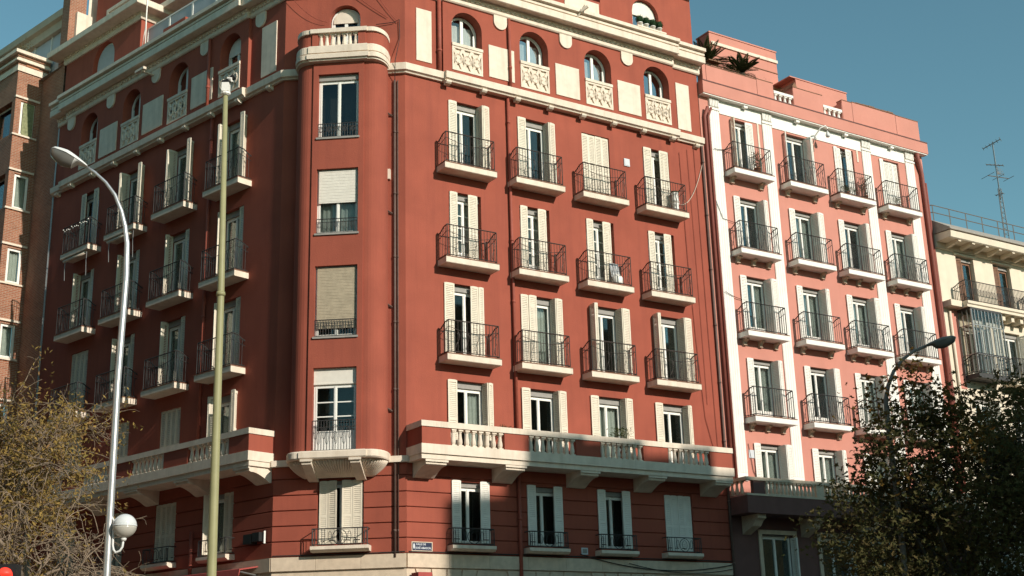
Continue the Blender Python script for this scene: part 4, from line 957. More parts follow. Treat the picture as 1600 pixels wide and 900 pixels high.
# stone balustrade balcony
bl = put('balcony', MB().box(15.72, 28.3, -1.02, 0, 5.50, 5.60).box(15.74, 28.28, -1.0, 0, 5.60, 6.12).mesh('balcony', 'maroon'), PK, FR['R'])
put('balustrade_rail', MB().box(15.72, 28.3, -1.03, -.82, 6.66, 6.78).box(15.72, 15.93, -.818, 0, 6.66, 6.78).box(15.72, 28.3, -1.02, -.84, 6.121, 6.19).mesh('balustrade_rail', 'stone'), bl, Matrix(), True)
for a, b in ((16.08, 16.62), (19.2, 19.6), (22.2, 22.6), (25.0, 25.4), (27.7, 28.28)): put('balustrade_pier', MB().box(a, b, -.995, -.84, 6.19, 6.658).mesh('balustrade_pier', 'maroon' if a < 16.2 else 'stone'), bl, Matrix(), True)
for a, b, n in ((16.66, 19.16, 13), (19.64, 22.16, 13), (22.64, 24.96, 12), (25.44, 27.66, 12)):
    for i in range(n): put('baluster', baluster_mesh(.466, 'stone', .075), bl, T(a + (b - a) * (i + .5) / n, -.93, 6.192), True)
for i in range(3): put('baluster', baluster_mesh(.466, 'stone', .07), bl, T(15.83, -.65 + .25 * i, 6.192), True)
for u in (16.5, 19.4, 22.4, 25.2, 28.0):
    put('corbel', MB().prismx([(0, 5.498), (-.85, 5.498), (-.85, 5.36), (-.70, 5.28), (-.55, 5.1), (-.2, 4.95), (0, 4.85)], u - .2, u + .2).mesh('corbel', 'stone'), PK, FR['R'])
for u, m, r in ((15.95, 'pinkpipe', .07), (16.13, 'pinkpipe', .05)): put('drainpipe', MB().tube([(u, -.08, 6.8), (u, -.08, 21.2), (u + .1, -.2, 21.6)], r, 8).mesh('drainpipe', m, True), PK, FR['R'])
put('drainpipe', MB().tube([(28.3, -.2, 22.1), (28.4, -.14, 21.8), (28.6, -.08, 21.2), (28.6, -.08, 3)], .10, 8).mesh('drainpipe', 'pinkpipe', True), PK, FR['R'])
put('drainpipe', MB().tube([(28.82, -.05, 20.8), (28.82, -.05, 3)], .06, 8).mesh('drainpipe', 'pinkpipe', True), PK, FR['R'])
put('number_plate', MB().box(16.90, 17.16, -.03, 0, 7.67, 7.97).mesh('number_plate', 'signwhite'), PK, FR['R'])
put('junction_box', MB().box(27.2, 27.5, -.1, 0, 13.6, 14.2).mesh('junction_box', 'yellow'), PK, FR['R'])
for pts in ([(15.9, 18.5, .05), (16.5, 17.0, .08), (17.4, 16.9, .05)], sag((16.3, 19.9, .1), (17.3, 20.2, .05), .1), sag((16.3, 14.0, .1), (17.3, 13.8, .05), .05), [(16.9, 8.2, .03), (17.05, 7.2, .03), (17.2, 6.9, .03)]): cable('R', pts, .013, 'cable', 'cable', PK)

# ================================================================== CREAM BUILDING
CB = thing('cream_apartment_building', 'cream apartment building with bracketed eaves and glazed balcony at the right edge', 'building', tuple(K + dR * 33 + Vector((0, 0, GZ))))
CX = [30.87, 33.42, 36.0, 38.6]; C0, C1 = 29.0, 44.0
ch = []
for x in CX:
    for z1 in (17.66, 14.42, 11.2, 8.0, 4.8): ch.append((x - .6, x + .6, z1 - 2.33, z1))
put('facade_wall', wall_mb(C0, C1, GZ, 18.0, ch, .34, 0).mesh('facade_wall', 'yellow'), CB, FR['R'])
put('side_wall', MB().quad((C0, 0, GZ), (C0, 12, GZ), (C0, 12, 18), (C0, 0, 18)).mesh('side_wall', 'yellow'), CB, FR['R'])
put('room_shade_lining', MB().quad((C0, 1.1, GZ), (C1, 1.1, GZ), (C1, 1.1, 18), (C0, 1.1, 18)).mesh('room_shade_lining', 'room'), CB, FR['R'])
put('cornice', MB().prismx([(0, 17.78), (-.10, 17.80), (-.14, 17.92), (-.14, 18.05), (-.86, 18.07), (-.86, 18.02), (-.92, 18.06), (-.95, 18.32), (-.90, 18.36), (0, 18.40)], C0 - .05, C1).mesh('cornice', 'yellow'), CB, FR['R'])
put('roof_edge', MB().prismx([(-.98, 18.40), (-.98, 18.47), (0, 19.1), (6, 19.3), (6, 18.4)], C0 - .1, C1).mesh('roof_edge', 'slate'), CB, FR['R'])
u = C0 + .55
while u < C1 - .3:
    put('bracket', MB().prismx([(-.14, 18.05), (-.80, 18.05), (-.80, 17.97), (-.6, 17.92), (-.14, 17.84)], u, u + .16).box(u - .01, u + .17, -.84, -.801, 17.96, 18.05).mesh('bracket', 'yellow'), CB, FR['R']); u += .92
for i, x in enumerate(CX):
    for j, z1 in enumerate((17.66, 14.42, 11.2, 8.0, 4.8)):
        o = window(CB, 'R', x, z1 - 2.33, 1.2, 2.33, mt='brownwood' if j == 0 else 'white', hb=.2, panel=.2, curtain='left' if j else None)
        if j == 0:
            leaf(o, (-.59, .18), (-.20, .05), .02, 2.2, 'brownwood')
            put('lintel', MB().box(-.72, .72, -.08, .02, 2.33, 2.42).mesh('lintel', 'yellow'), o, Matrix(), True)
        else: leaf(o, (.55, .1), (.58, -.35), .02, 2.2, 'shutterw')
def cbal(u0, u1, zt, hr=.95, rail='iron', style=1):
    w_ = u1 - u0; o = put('balcony', MB().prismx([(0, 0), (-.74, 0), (-.74, -.12), (-.68, -.16), (-.68, -.27), (0, -.27)], 0, w_).mesh('balcony', 'yellow'), CB, FR['R'] @ T(u0, 0, zt))
    put('railing', railing_mesh(w_ - .12, .68, hr, rail, .095, 1, .02), o, T(w_ / 2, 0, 0), True); return o
cbal(29.75, 34.4, 15.31); cbal(34.8, 39.6, 15.31); cbal(32.4, 34.6, 12.09); cbal(34.8, 39.6, 12.09); cbal(29.75, 34.4, 8.9); cbal(34.8, 39.6, 8.9)
put('string_course', MB().box(C0, 29.73, -.45, 0, 15.06, 15.33).mesh('string_course', 'yellow'), CB, FR['R']); put('string_course', MB().box(34.42, 34.78, -.1, 0, 15.06, 15.33).mesh('string_course', 'yellow'), CB, FR['R'])
u = 32.3
while u < 40: put('bracket', MB().box(u, u + .2, -.5, 0, 14.78, 15.03).mesh('bracket', 'yellow'), CB, FR['R']); u += .62
# glazed gallery
G0, G1 = 29.88, 31.95
gb = put('glazed_gallery', MB().box(G0, G1, -.72, 0, 11.9, 12.1).mesh('glazed_gallery', 'iron'), CB, FR['R'])
put('gallery_top', MB().box(G0, G1, -.72, 0, 14.93, 15.03).mesh('gallery_top', 'iron'), gb, Matrix(), True)
mb = MB()
for i in range(10):
    x = G0 + (G1 - G0) * i / 9; mb.box(x - .018, x + .018, -.72, -.68, 12.1, 14.93)
for i in range(4):
    y = -.72 + .72 * i / 3; mb.box(G0, G0 + .035, y - .018, y + .018, 12.1, 14.93); mb.box(G1 - .035, G1, y - .018, y + .018, 12.1, 14.93)
for z in (12.95, 14.25): mb.box(G0, G1, -.722, -.685, z - .02, z + .02); mb.box(G0 - .002, G0 + .036, -.72, 0, z - .02, z + .02)
put('glazing_bars', mb.mesh('glazing_bars', 'greymetal'), gb, Matrix(), True)
put('pane', MB().box(G0 + .01, G1 - .01, -.705, -.695, 12.1, 14.93).mesh('pane', 'glassblue'), gb, Matrix(), True)
put('pane', MB().box(G0 + .012, G0 + .022, -.69, 0, 12.1, 14.93).mesh('pane', 'glassblue'), gb, Matrix(), True)
put('railing', railing_mesh(G1 - G0, .80, .85, 'iron', .12, 3), gb, T((G0 + G1) / 2, 0, 12.1), True)
gw = MB()
for a in (30.1, 31.0): gw.box(a, a + .1, -.55, -.5, 12.1, 14.5).box(a + .55, a + .65, -.55, -.5, 12.1, 14.5).box(a + .1, a + .55, -.55, -.5, 14.38, 14.5)
put('inner_window_frame', gw.mesh('inner_window_frame', 'white'), gb, Matrix(), True)
put('drainpipe', MB().tube([(29.3, -.08, 3), (29.3, -.08, 14.9)], .06, 8).mesh('drainpipe', 'yellow', True), CB, FR['R'])
put('side_strip', MB().box(29.4, 29.86, -.03, 0, 11.5, 15.0).mesh('side_strip', 'pink'), CB, FR['R'])
# roof railing
mb = MB(); y = .9
for i in range(14): x = 30.3 + i * 1.15; mb.bar((x, y, 19.0), (x, y, 20.35), .04)
for z in (19.55, 20.0, 20.35): mb.bar((30.3, y, z), (44, y, z), .035); mb.bar((30.3, y, z), (29.2, y + 1.2, z), .035)
for q in ((29.75, 1.5), (29.2, 2.1)): mb.bar((q[0], q[1], 19), (q[0], q[1], 20.35), .04)
put('roof_railing', mb.mesh('roof_railing', 'lampgrey'), CB, FR['R'])
# television aerial mast and dish on the roof
base = wp('R', 38.42, 3, 19.2)
A = thing('antenna_mast', 'tall lattice television aerial mast on the cream building roof', 'antenna', tuple(base))
mb = MB()
for q in ((-.14, -.08), (.14, -.08), (0, .16)): mb.bar((q[0], q[1], 0), (q[0] * .55, q[1] * .55, 4.2), .035)
for i in range(14):
    z = .15 + .29 * i; s = 1 - .45 * z / 4.2; mb.bar((-.14 * s, -.08 * s, z), (.14 * s, -.08 * s, z + .25), .018); mb.bar((.14 * s, -.08 * s, z), (0, .16 * s, z + .25), .018)
mb.bar((0, 0, 3.6), (0, 0, 6.75), .05); put('mast', mb.mesh('mast', 'greymetal'), A, WM[A])
def yagi(z, ang, L_, n, el, tilt=0):
    mb = MB(); d = Vector((math.cos(ang), math.sin(ang), tilt)); e = Vector((-math.sin(ang), math.cos(ang), 0)); c = Vector((0, 0, z))
    mb.bar(c - d * L_ * .45, c + d * L_ * .55, .035)
    for i in range(n):
        p = c + d * L_ * (-.45 + i / (n - 1)); mb.bar(p - e * el * (1 - .3 * i / n), p + e * el * (1 - .3 * i / n), .02)
    put('aerial', mb.mesh('aerial', 'lampgrey'), A, WM[A])
yagi(6.7, 2.6, .9, 6, .28, -.35); yagi(5.5, 2.6, .8, 5, .18, .3); yagi(4.85, .35, 1.3, 3, .5, -.02); yagi(3.9, 2.4, .4, 3, .15)
mb = MB(); 
for k in range(7): mb.bar((.05, 0, 5.0), (.05 + .45 * math.cos(k * .25), .3, 5.05 + .5 * math.sin(k * .25)), .018)
put('aerial', mb.mesh('aerial', 'lampgrey'), A, WM[A])
D_ = thing('satellite_dish', 'white satellite dish at the foot of the lattice aerial mast', 'satellite dish', tuple(wp('R', 38.9, 1.6, 19.2)))
dd = MB().lathe([(0.01, 0.10), (.2, .075), (.34, .02), (.42, -.04), (.43, -.03), (.35, .045), (.2, .1), (.01, .13)], 18)
put('dish', dd.mesh('dish', 'white', True), D_, WM[D_] @ T(0, 0, 1.0) @ Matrix.Rotation(math.radians(75), 4, 'X') @ Matrix.Rotation(math.radians(25), 4, 'Y'))
put('support', MB().bar((0, .1, 0), (0, .1, 1.0), .05).bar((0, 0, 1), (.1, -.5, 1.15), .02).mesh('support', 'greymetal'), D_, WM[D_])

# ================================================================== BRICK BUILDING (left)
BK = thing('brick_apartment_building', 'red brick apartment building with projecting bays at the left edge', 'building', tuple(K + dL * 20 + Vector((0, 0, GZ))))
def blockL(name, mb, m, kind=None): return put(name, mb.mesh(name, m), BK, FR['L'])
U1 = 20.1
FR['B'] = frame(K + dL * U1, -nL, dL)          # lit side face of the projecting bay: x runs inward, y away along the street
bw2 = [(23.2, 24.78), (19.82, 21.40), (16.52, 18.05), (13.3, 14.75), (9.9, 11.4), (6.6, 8.1), (3.3, 4.8)]
put('bay_wall', wall_mb(-.96, .25, GZ, 26.15, [(-.70, -.04, a, b) for a, b in bw2], .25, 0).mesh('bay_wall', 'brick'), BK, FR['B'])
for i, (a, b) in enumerate(bw2):
    o = window(BK, 'B', -.37, a, .66, b - a, hb=0, single=True, y=.06, curtain='full' if i in (1, 2, 3) else None)
    if i == 0: put('roller_blind', MB().box(-.20, .30, .035, .05, .03, b - a - .03).mesh('roller_blind', 'blindgreen'), o, Matrix(), True)
    put('window_sill', MB().box(-1.02, .10, -.07, .05, a - .08, a - .003).mesh('window_sill', 'cream'), BK, FR['B'])
    put('lintel', MB().box(-1.0, .12, -.08, .02, b + .10, b + .19).mesh('lintel', 'cream'), BK, FR['B'])
blockL('facade_wall', MB().quad((-U1, .2, GZ), (-17.87, 0.01, GZ), (-17.87, 0.01, 26.1), (-U1, .2, 26.1)), 'brick')
blockL('attic_pier', MB().hexa([(-18.62, .09, 26.0), (-17.87, .012, 26.0), (-17.87, .8, 26.0), (-18.62, .8, 26.0), (-18.62, .09, 31.4), (-17.87, .012, 31.4), (-17.87, .8, 31.4), (-18.62, .8, 31.4)]), 'brick')
fh = [(-22.2, -20.4, a, b) for a, b in bw2]
blockL('bay_wall', wall_mb(-22.6, -U1, GZ, 26.15, fh, .3, -.96), 'brick')
for h in fh:
    o = put('window', MB().box(h[0], h[1], -.70, -.66, h[2], h[2] + .07).box(h[0], h[1], -.70, -.66, h[3] - .07, h[3]).box(h[0], h[0] + .07, -.70, -.66, h[2] + .07, h[3] - .07).box(h[1] - .07, h[1], -.70, -.66, h[2] + .07, h[3] - .07).mesh('window', 'white'), BK, FR['L'])
    put('pane', MB().box(h[0] + .07, h[1] - .07, -.68, -.67, h[2] + .07, h[3] - .07).mesh('pane', 'glass'), o, Matrix(), True)
blockL('room_shade_lining', MB().box(-22.5, -20.45, -.4, -.1, GZ, 25.9), 'room')
blockL('bay_wall', MB().quad((-22.6, -.96, GZ), (-22.6, 0, GZ), (-22.6, 0, 26.15), (-22.6, -.96, 26.15)), 'brick')
for k, (o_, z0, z1, m) in enumerate(((.06, 26.15, 26.42, 'cream'), (.05, 26.42, 26.56, 'brick'), (.20, 26.56, 26.66, 'cream'), (.10, 26.66, 26.78, 'cream'), (.16, 26.78, 26.88, 'brick'), (.30, 26.88, 27.03, 'cream'))):
    blockL('bay_cornice', MB().box(-22.6 - o_, -U1 + o_, -.96 - o_, .42, z0, z1), m)
blockL('bay_cornice', MB().box(-U1 + .03, -U1 + .09, -.65, -.05, 26.43, 26.55), 'terrac')
bh = [(-27.6 + 2.2 * k, -26.2 + 2.2 * k, z, z + 2.2) for k in (0, 1) for z in (22.8, 19.5, 16.2, 12.9, 9.6, 6.3)]
blockL('facade_wall', wall_mb(-70, -22.6, GZ, 26.0, bh, .3, 0), 'brick')
for h in bh:
    o = put('window', MB().box(h[0], h[1], .20, .26, h[2], h[2] + .08).box(h[0], h[1], .20, .26, h[3] - .08, h[3]).box(h[0], h[0] + .08, .20, .26, h[2] + .08, h[3] - .08).box(h[1] - .08, h[1], .20, .26, h[2] + .08, h[3] - .08).mesh('window', 'white'), BK, FR['L'])
    put('pane', MB().box(h[0] + .08, h[1] - .08, .22, .23, h[2] + .08, h[3] - .08).mesh('pane', 'glass'), o, Matrix(), True)
blockL('room_shade_lining', MB().quad((-30, .6, GZ), (-22.6, .6, GZ), (-22.6, .6, 26), (-30, .6, 26)), 'room')
for z in (25.6, 22.6, 19.3, 16.0, 12.7, 9.4, 6.1):
    o = blockL('balcony', MB().box(-28.5, -22.62, -1.0, 0, z - .3, z), 'beigewall')
    rl = MB().box(-28.5, -22.63, -.99, -.95, z + .92, z + .97)
    for k in range(40): rl.bar((-28.4 + .147 * k, -.97, z), (-28.4 + .147 * k, -.97, z + .92), .02)
    put('railing', rl.mesh('railing', 'lampgrey'), o, Matrix(), True)
for q in (-31.5, -39.5, -47): blockL('bay_wall', MB().box(q - 2.8, q, -1.08, 0, GZ, 26.0), 'brick')
blockL('attic_wall', MB().box(-60, -18.63, .6, 1.0, 26.0, 27.2), 'beigewall')
put('roof', MB().quad((-60, 0, 26.01), (-17.87, 0, 26.01), (-17.87, 8, 26.01), (-60, 8, 26.01)).mesh('roof', 'roof'), BK, FR['L'])
for i in range(14):
    q = -18.66 - i * 1.5
    blockL('attic_glazing', MB().box(q - 1.46, q, .5, .54, 26.2, 28.3), 'glassgrey'); blockL('attic_post', MB().box(q - 1.5, q - 1.46, .46, .58, 26.02, 28.35), 'white')
blockL('attic_eaves', MB().prismx([(.9, 28.35), (.32, 28.35), (.28, 28.7), (.10, 28.75), (.06, 29.05), (.9, 29.2)], -60, -18.63), 'beigewall')
blockL('party_wall', MB().box(-17.868, -17.86, .9, 6.0, 24.0, 31.0), 'cream')
blockL('party_wall', MB().box(-17.86, -17.70, .3, 1.4, 26.56, 28.6), 'cream')
sh = thing('terrace_shrub', 'dry olive shrub growing on top of the brick bay', 'shrub', tuple(wp('L', -21.0, -.5, 27.03)))

# ================================================================== BUILDING ACROSS THE STREET (casts the shade on the lower storeys)
sh_ = Vector((math.cos(SUN_AZ), math.sin(SUN_AZ), 0)); qe = Vector((-sh_.y, sh_.x, 0)); te = math.tan(SUN_EL)
def Rw(u, d): return K + dR * u + nR * d
OPP = thing('opposite_apartment_building', 'unseen apartment building across the street, roof stepped to shape its shade', 'building', tuple(Rw(20, 0) + sh_ * 50 + Vector((0, 0, GZ))))
pf = Rw(10, 1).dot(sh_) + 46
def shade(u0, d0, u1, d1, zt, name='wall_block'):  # unseen piece, roof height worked back from the shade wanted on the facade
    q0, q1 = Rw(u0, d0).dot(qe), Rw(u1, d1).dot(qe)
    H = zt + (pf - Rw((u0 + u1) / 2, max(d0, d1)).dot(sh_)) * te
    c = [sh_ * pf + qe * q0, sh_ * pf + qe * q1, sh_ * (pf + 14) + qe * q1, sh_ * (pf + 14) + qe * q0]
    mb = MB().hexa([(p.x, p.y, GZ) for p in c] + [(p.x, p.y, H) for p in c])
    put(name, mb.mesh(name, 'darkwall'), OPP, Matrix())
shade(3.95, 0, 6.4, 1, 6.10); shade(6.4, 1, 8.8, 1, 7.70); shade(8.8, 1, 11.2, 1, 7.70); shade(11.2, 1, 12.8, 1, 7.28); shade(12.8, 1, 14.3, 1, 7.70); 
for q in range(14):
    e_ = [14.3, 16, 18, 20, 22, 24, 26, 28, 31, 34, 38, 42, 48, 54, 60]; shade(e_[q], 1, e_[q + 1], 1, 6.85)

def far_block(label, Fk, u0, u1, d0, d1, z1):  # plain boxes added out of view to cut sky fill on the facades
    o = thing('sky_blocker', label, 'building', tuple(wp(Fk, sx(Fk, (u0 + u1) / 2), -d0, GZ)))
    q0, q1 = sorted((sx(Fk, u0), sx(Fk, u1)))
    put('block_wall', MB().box(q0, q1, -d1, -d0, GZ, z1).mesh('block_wall', 'darkwall'), o, FR[Fk])
    return o
far_block('unseen block added across the left street to cut sky light', 'L', -8, 70, 18.5, 31, 25)
far_block('unseen block added behind the camera to cut sky light', 'R', -75, -22, 48, 60, 17)
far_block('lower unseen block added behind the camera to cut sky light, right of the taller one', 'R', -20, 8, 62, 75, 16)

# ================================================================== STREET FURNITURE
def street_lamp(name, label, pts, r0, r1, m, head_m, head_at, head_dir, L_, wd, globe=None):
    o = thing(name, label, 'street lamp', tuple(pts[0]))
    put('pole', MB().tube(pts, lambda t: r0 + (r1 - r0) * min(1, t * 1.25), 12).mesh('pole', m, True), o, Matrix())
    put('base', MB().lathe([(r0 * 2.2, 0), (r0 * 2.2, .1), (r0 * 1.6, .18), (r0 * 1.5, .9), (r0 * 1.05, .96)], 12, tuple(pts[0])).mesh('base', m, True), o, Matrix())
    d = head_dir.normalized(); e = d.cross(Vector((0, 0, 1))).normalized(); n = e.cross(d).normalized()
    up_, lo_ = [], []
    N = 12
    for i in range(N + 1):
        t = i / N; w = wd * (math.sin(PI * min(1, t ** .75 * .90 + .07)) ** .5) * (.30 + .70 * min(1, t * 1.7)) + .02
        if i == N: w = .02
        hh = w * .5; c = head_at + d * L_ * t
        up_.append([c + e * (w * math.cos(PI * k / 8)) + n * (hh * math.sin(PI * k / 8)) for k in range(9)])
        lo_.append([c + e * (w * .93 * math.cos(PI * k / 8)) - n * (w * (.25 if t < .3 else 1.0) * math.sin(PI * k / 8)) for k in range(9)])
    put('lamp_head', MB().loft(up_).mesh('lamp_head', head_m, True), o, Matrix())
    put('lamp_head', MB().loft(lo_[:5]).mesh('lamp_head', head_m, True), o, Matrix())
    put('diffuser', MB().loft(lo_[4:]).mesh('diffuser', 'lens', True), o, Matrix())
    return o
p1 = [Vector((-5.96, 19, GZ)), Vector((-6.0, 19, 1.63)), Vector((-6.02, 19, 4.48)), Vector((-5.99, 19, 6.21)), Vector((-6.01, 19, 6.73)), Vector((-6.06, 19, 7.02)), Vector((-6.13, 19, 7.27)), Vector((-6.25, 19, 7.55)), Vector((-6.41, 19, 7.77)), Vector((-6.60, 19, 7.95)), Vector((-6.79, 19, 8.08))]
lamp1 = street_lamp('street_lamp', 'silver cobra head street lamp with a globe light on its pole', p1, .062, .024, 'galv', 'lampwhite', Vector((-6.72, 18.98, 8.04)), Vector((-.62, -.18, .30)), .62, .175)
gc = Vector((-5.77, 18.97, 2.34)); GR = .172
gt, gl_ = MB(), MB()
gt.lathe([(GR * math.cos(a), GR * math.sin(a)) for a in [PI / 2 * k / 8 for k in range(8)]] + [(.005, GR)], 20, tuple(gc))
gl_.lathe([(.005, -GR)] + [(GR * math.cos(a), -GR * math.sin(a)) for a in [PI / 2 * k / 8 for k in range(7, -1, -1)]], 20, tuple(gc - Vector((0, 0, .004))))
gt.lathe([(GR * 1.02, -.012), (GR * 1.02, .012)], 20, tuple(gc))
g1 = put('globe', gt.mesh('globe', M['globetop'], True), lamp1, Matrix()); put('globe_bowl', gl_.mesh('globe_bowl', M['globelow'], True), g1, Matrix(), True)
put('globe_arm', MB().tube([Vector((-5.99, 18.98, 2.50)), Vector((-5.935, 18.97, 2.42)), Vector((-5.93, 18.97, 2.06)), Vector((-5.915, 18.97, 2.0)), Vector((-5.88, 18.97, 1.955)), Vector((-5.82, 18.97, 1.98)), Vector((-5.785, 18.97, 2.04)), Vector((-5.775, 18.97, 2.17))], .017, 8).lathe([(.03, 0), (.045, .03), (.03, .06)], 10, (-5.775, 18.97, 2.12)).mesh('globe_arm', 'lampwhite', True), lamp1, Matrix())
p2 = [Vector((8.75, 30, GZ)), Vector((8.78, 30, 2.06)), Vector((8.79, 30, 4.0)), Vector((8.77, 30, 5.76)), Vector((8.79, 30, 6.15)), Vector((8.88, 30, 6.48)), Vector((9.05, 30, 6.83)), Vector((9.3, 30, 7.12)), Vector((9.6, 30, 7.32)), Vector((9.9, 30, 7.43))]
street_lamp('street_lamp', 'dark cobra head street lamp beside the leafy tree', p2, .078, .036, 'lampgrey', 'lampgrey', Vector((9.85, 30, 7.42)), Vector((.68, -.1, .17)), .78, .17)
# camera mast
CM = thing('camera_mast', 'tall olive green tapered mast carrying a white surveillance camera', 'mast', (-4.20, 18, GZ))
put('pole', MB().tube([(-4.20, 18, GZ), (-4.24, 18, 1.5), (-4.27, 18, 5.64), (-4.32, 18, 8.74)], lambda t: .082 - .047 * t, 14).mesh('pole', 'mast', True), CM, Matrix())
put('joint_ring', MB().lathe([(.066, -.03), (.068, 0), (.062, .03)], 14, (-4.27, 18, 5.55)).mesh('joint_ring', 'mast', True), CM, Matrix())
put('base_plate', MB().lathe([(.2, 0), (.2, .04), (.12, .06), (.1, .3)], 12, (-4.2, 18, GZ)).mesh('base_plate', 'mast', True), CM, Matrix())
ct = Vector((-4.32, 18, 8.74))
hd = put('camera_housing', MB().lathe([(.05, 0), (.075, .02), (.075, .05), (.05, .06)], 10, tuple(ct)).box(ct.x - .055, ct.x + .055, 17.94, 18.06, ct.z + .06, ct.z + .20).mesh('camera_housing', 'white'), CM, Matrix())
put('camera_lens', MB().lathe([(.06, 0), (.06, .035)], 10, (ct.x, 18, ct.z + .022)).tube([ct + Vector((.02, 0, .24)), ct + Vector((.13, -.02, .31))], .045, 10).tube([ct + Vector((-.05, 0, .23)), ct + Vector((.06, -.01, .23))], .035, 8).mesh('camera_lens', 'black'), hd, Matrix(), True)
put('camera_shield', MB().tube([ct + Vector((.03, -.01, .275)), ct + Vector((.10, -.04, .25))], .035, 8).mesh('camera_shield', 'white'), hd, Matrix(), True)
# traffic light
tl = Vector((-5.905, 15, 1.385))
TL = thing('traffic_light', 'traffic light showing red below the autumn tree', 'traffic light', (tl.x, 15.12, GZ))
put('pole', MB().tube([(tl.x, 15.14, GZ), (tl.x, 15.14, 1.35)], .05, 10).mesh('pole', 'mast', True), TL, Matrix())
hs_m = put('signal_housing', MB().box(tl.x - .13, tl.x + .13, 14.99, 15.15, .55, 1.45).mesh('signal_housing', 'black'), TL, Matrix())
for z, m in ((1.30, 'redlight'), (1.02, 'black'), (.74, 'black')):
    put('signal_lens', MB().tube([(tl.x, 14.985, z + .02), (tl.x, 14.98, z + .02)], .095, 16).mesh('signal_lens', m), hs_m, Matrix(), True)
put('signal_lens', MB().lathe([(.01, .085), (.05, .07), (.085, .03), (.09, 0)], 14, (tl.x, 15.0, 1.33)).mesh('signal_lens', 'redlight', True), hs_m, Matrix(), True)
# street name sign (flat enamel plate with raised lettering)
SG = thing('street_sign', 'small navy street name sign with white letters on the red wall', 'sign', tuple(wp('R', 3.15, -.03, 3.89)))
put('sign_plate', MB().box(-.365, .365, -.012, .0, -.0, .29).mesh('sign_plate', 'stone'), SG, FR['R'] @ T(3.15, 0, 3.885))
put('sign_face', MB().box(-.338, .338, -.016, -.013, .026, .264).mesh('sign_face', 'blue'), SG, FR['R'] @ T(3.15, 0, 3.885))
def text(body, size, Mx, parent, m):
    cu = bpy.data.curves.new('lettering', 'FONT'); cu.body = body; cu.size = size; cu.align_x = 'CENTER'; cu.extrude = .001; cu.resolution_u = 2; cu.offset = .002
    t = bpy.data.objects.new('tmp', cu); COL.objects.link(t); dg = bpy.context.evaluated_depsgraph_get()
    me = bpy.data.meshes.new_from_object(t.evaluated_get(dg)); bpy.data.objects.remove(t); me.name = 'lettering'; me.materials.clear(); me.materials.append(M[m])
    return put('lettering', me, parent, Mx @ Matrix.Rotation(PI / 2, 4, 'X'))
text('CALLE DE', .078, FR['R'] @ T(3.15 - .045, -.018, 3.885 + .185), SG, 'signwhite')
text('JOSÉ ABASCAL', .087, FR['R'] @ T(3.15 + .048, -.018, 3.885 + .07), SG, 'signwhite')
put('sign_emblem', MB().prism([(-.283 + .036 * math.cos(PI * k / 6), .15 + .082 * math.sin(PI * k / 6)) for k in range(12)], -.019, -.017).mesh('sign_emblem', 'signwhite'), SG, FR['R'] @ T(3.15, 0, 3.885))
NP = tag(put('house_number', MB().box(9.12, 9.38, -.02, 0, 3.95, 4.17).mesh('house_number', 'signwhite'), None, FR['R']), 'small white house number plate on the red wall between two windows', 'number plate')
put('plate_inset', MB().box(9.16, 9.34, -.024, -.021, 3.99, 4.13).mesh('plate_inset', 'boxgrey'), NP, FR['R'])
# awnings
AW = thing('shop_awning', 'faded red canvas awning on the left street side of the red building', 'awning', tuple(wp('L', -5, -.1, 3.3)))
put('canvas', MB().prismx([(-.06, 3.62), (-.75, 3.50), (-.78, 3.3), (-.76, 3.3), (-.72, 3.47), (-.06, 3.58)], -8.6, -3.2).mesh('canvas', 'awning'), AW, FR['L'])
put('frame', MB().bar((-3.3, -.06, 3.35), (-3.3, -.75, 3.45), .03).bar((-8.5, -.06, 3.35), (-8.5, -.75, 3.45), .03).mesh('frame', 'greymetal'), AW, FR['L'])
AW2 = thing('shop_awning', 'orange red end of a shop blind below the stone fascia', 'awning', tuple(wp('R', 3, -.1, 3)))
put('canvas', MB().prismx([(-.06, 3.22), (-.5, 3.22), (-.52, 2.7), (-.06, 2.7)], 2.75, 3.22).mesh('canvas', 'awning'), AW2, FR['R'])
# loudspeaker-like dark box and hooked wall lamp
CL = thing('wall_lamp', 'white hooked wall lamp under the pink building cornice', 'wall lamp', tuple(wp('R', 21.9, 0, 21.2)))
put('arm', MB().tube([(21.88, -.03, 21.2), (21.86, -.3, 21.55), (22.0, -.5, 21.85), (22.2, -.6, 21.95), (22.3, -.6, 21.85), (22.28, -.6, 21.68)], .03, 6).mesh('arm', 'white', True), CL, FR['R'])
put('shade', MB().lathe([(.03, .18), (.07, .12), (.10, 0), (.08, -.06), (.02, -.08)], 10, (22.28, -.6, 21.52)).mesh('shade', 'lampwhite', True), CL, FR['R'])
put('bracket', MB().box(21.82, 21.92, -.1, 0, 20.9, 21.2).mesh('bracket', 'brownwood'), CL, FR['R'])
CC = thing('wall_camera', 'dark device boxes fixed to the rusticated wall left of the corner', 'camera', tuple(wp('L', -3.2, 0, 4.3)))
put('housing', MB().box(-3.75, -3.35, -.25, 0, 4.3, 4.6).box(-3.3, -2.95, -.25, 0, 4.35, 4.62).mesh('housing', 'black'), CC, FR['L'])
put('cover', MB().box(-2.90, -2.86, -.12, -.06, 4.28, 4.66).mesh('cover', 'white'), CC, FR['L'])

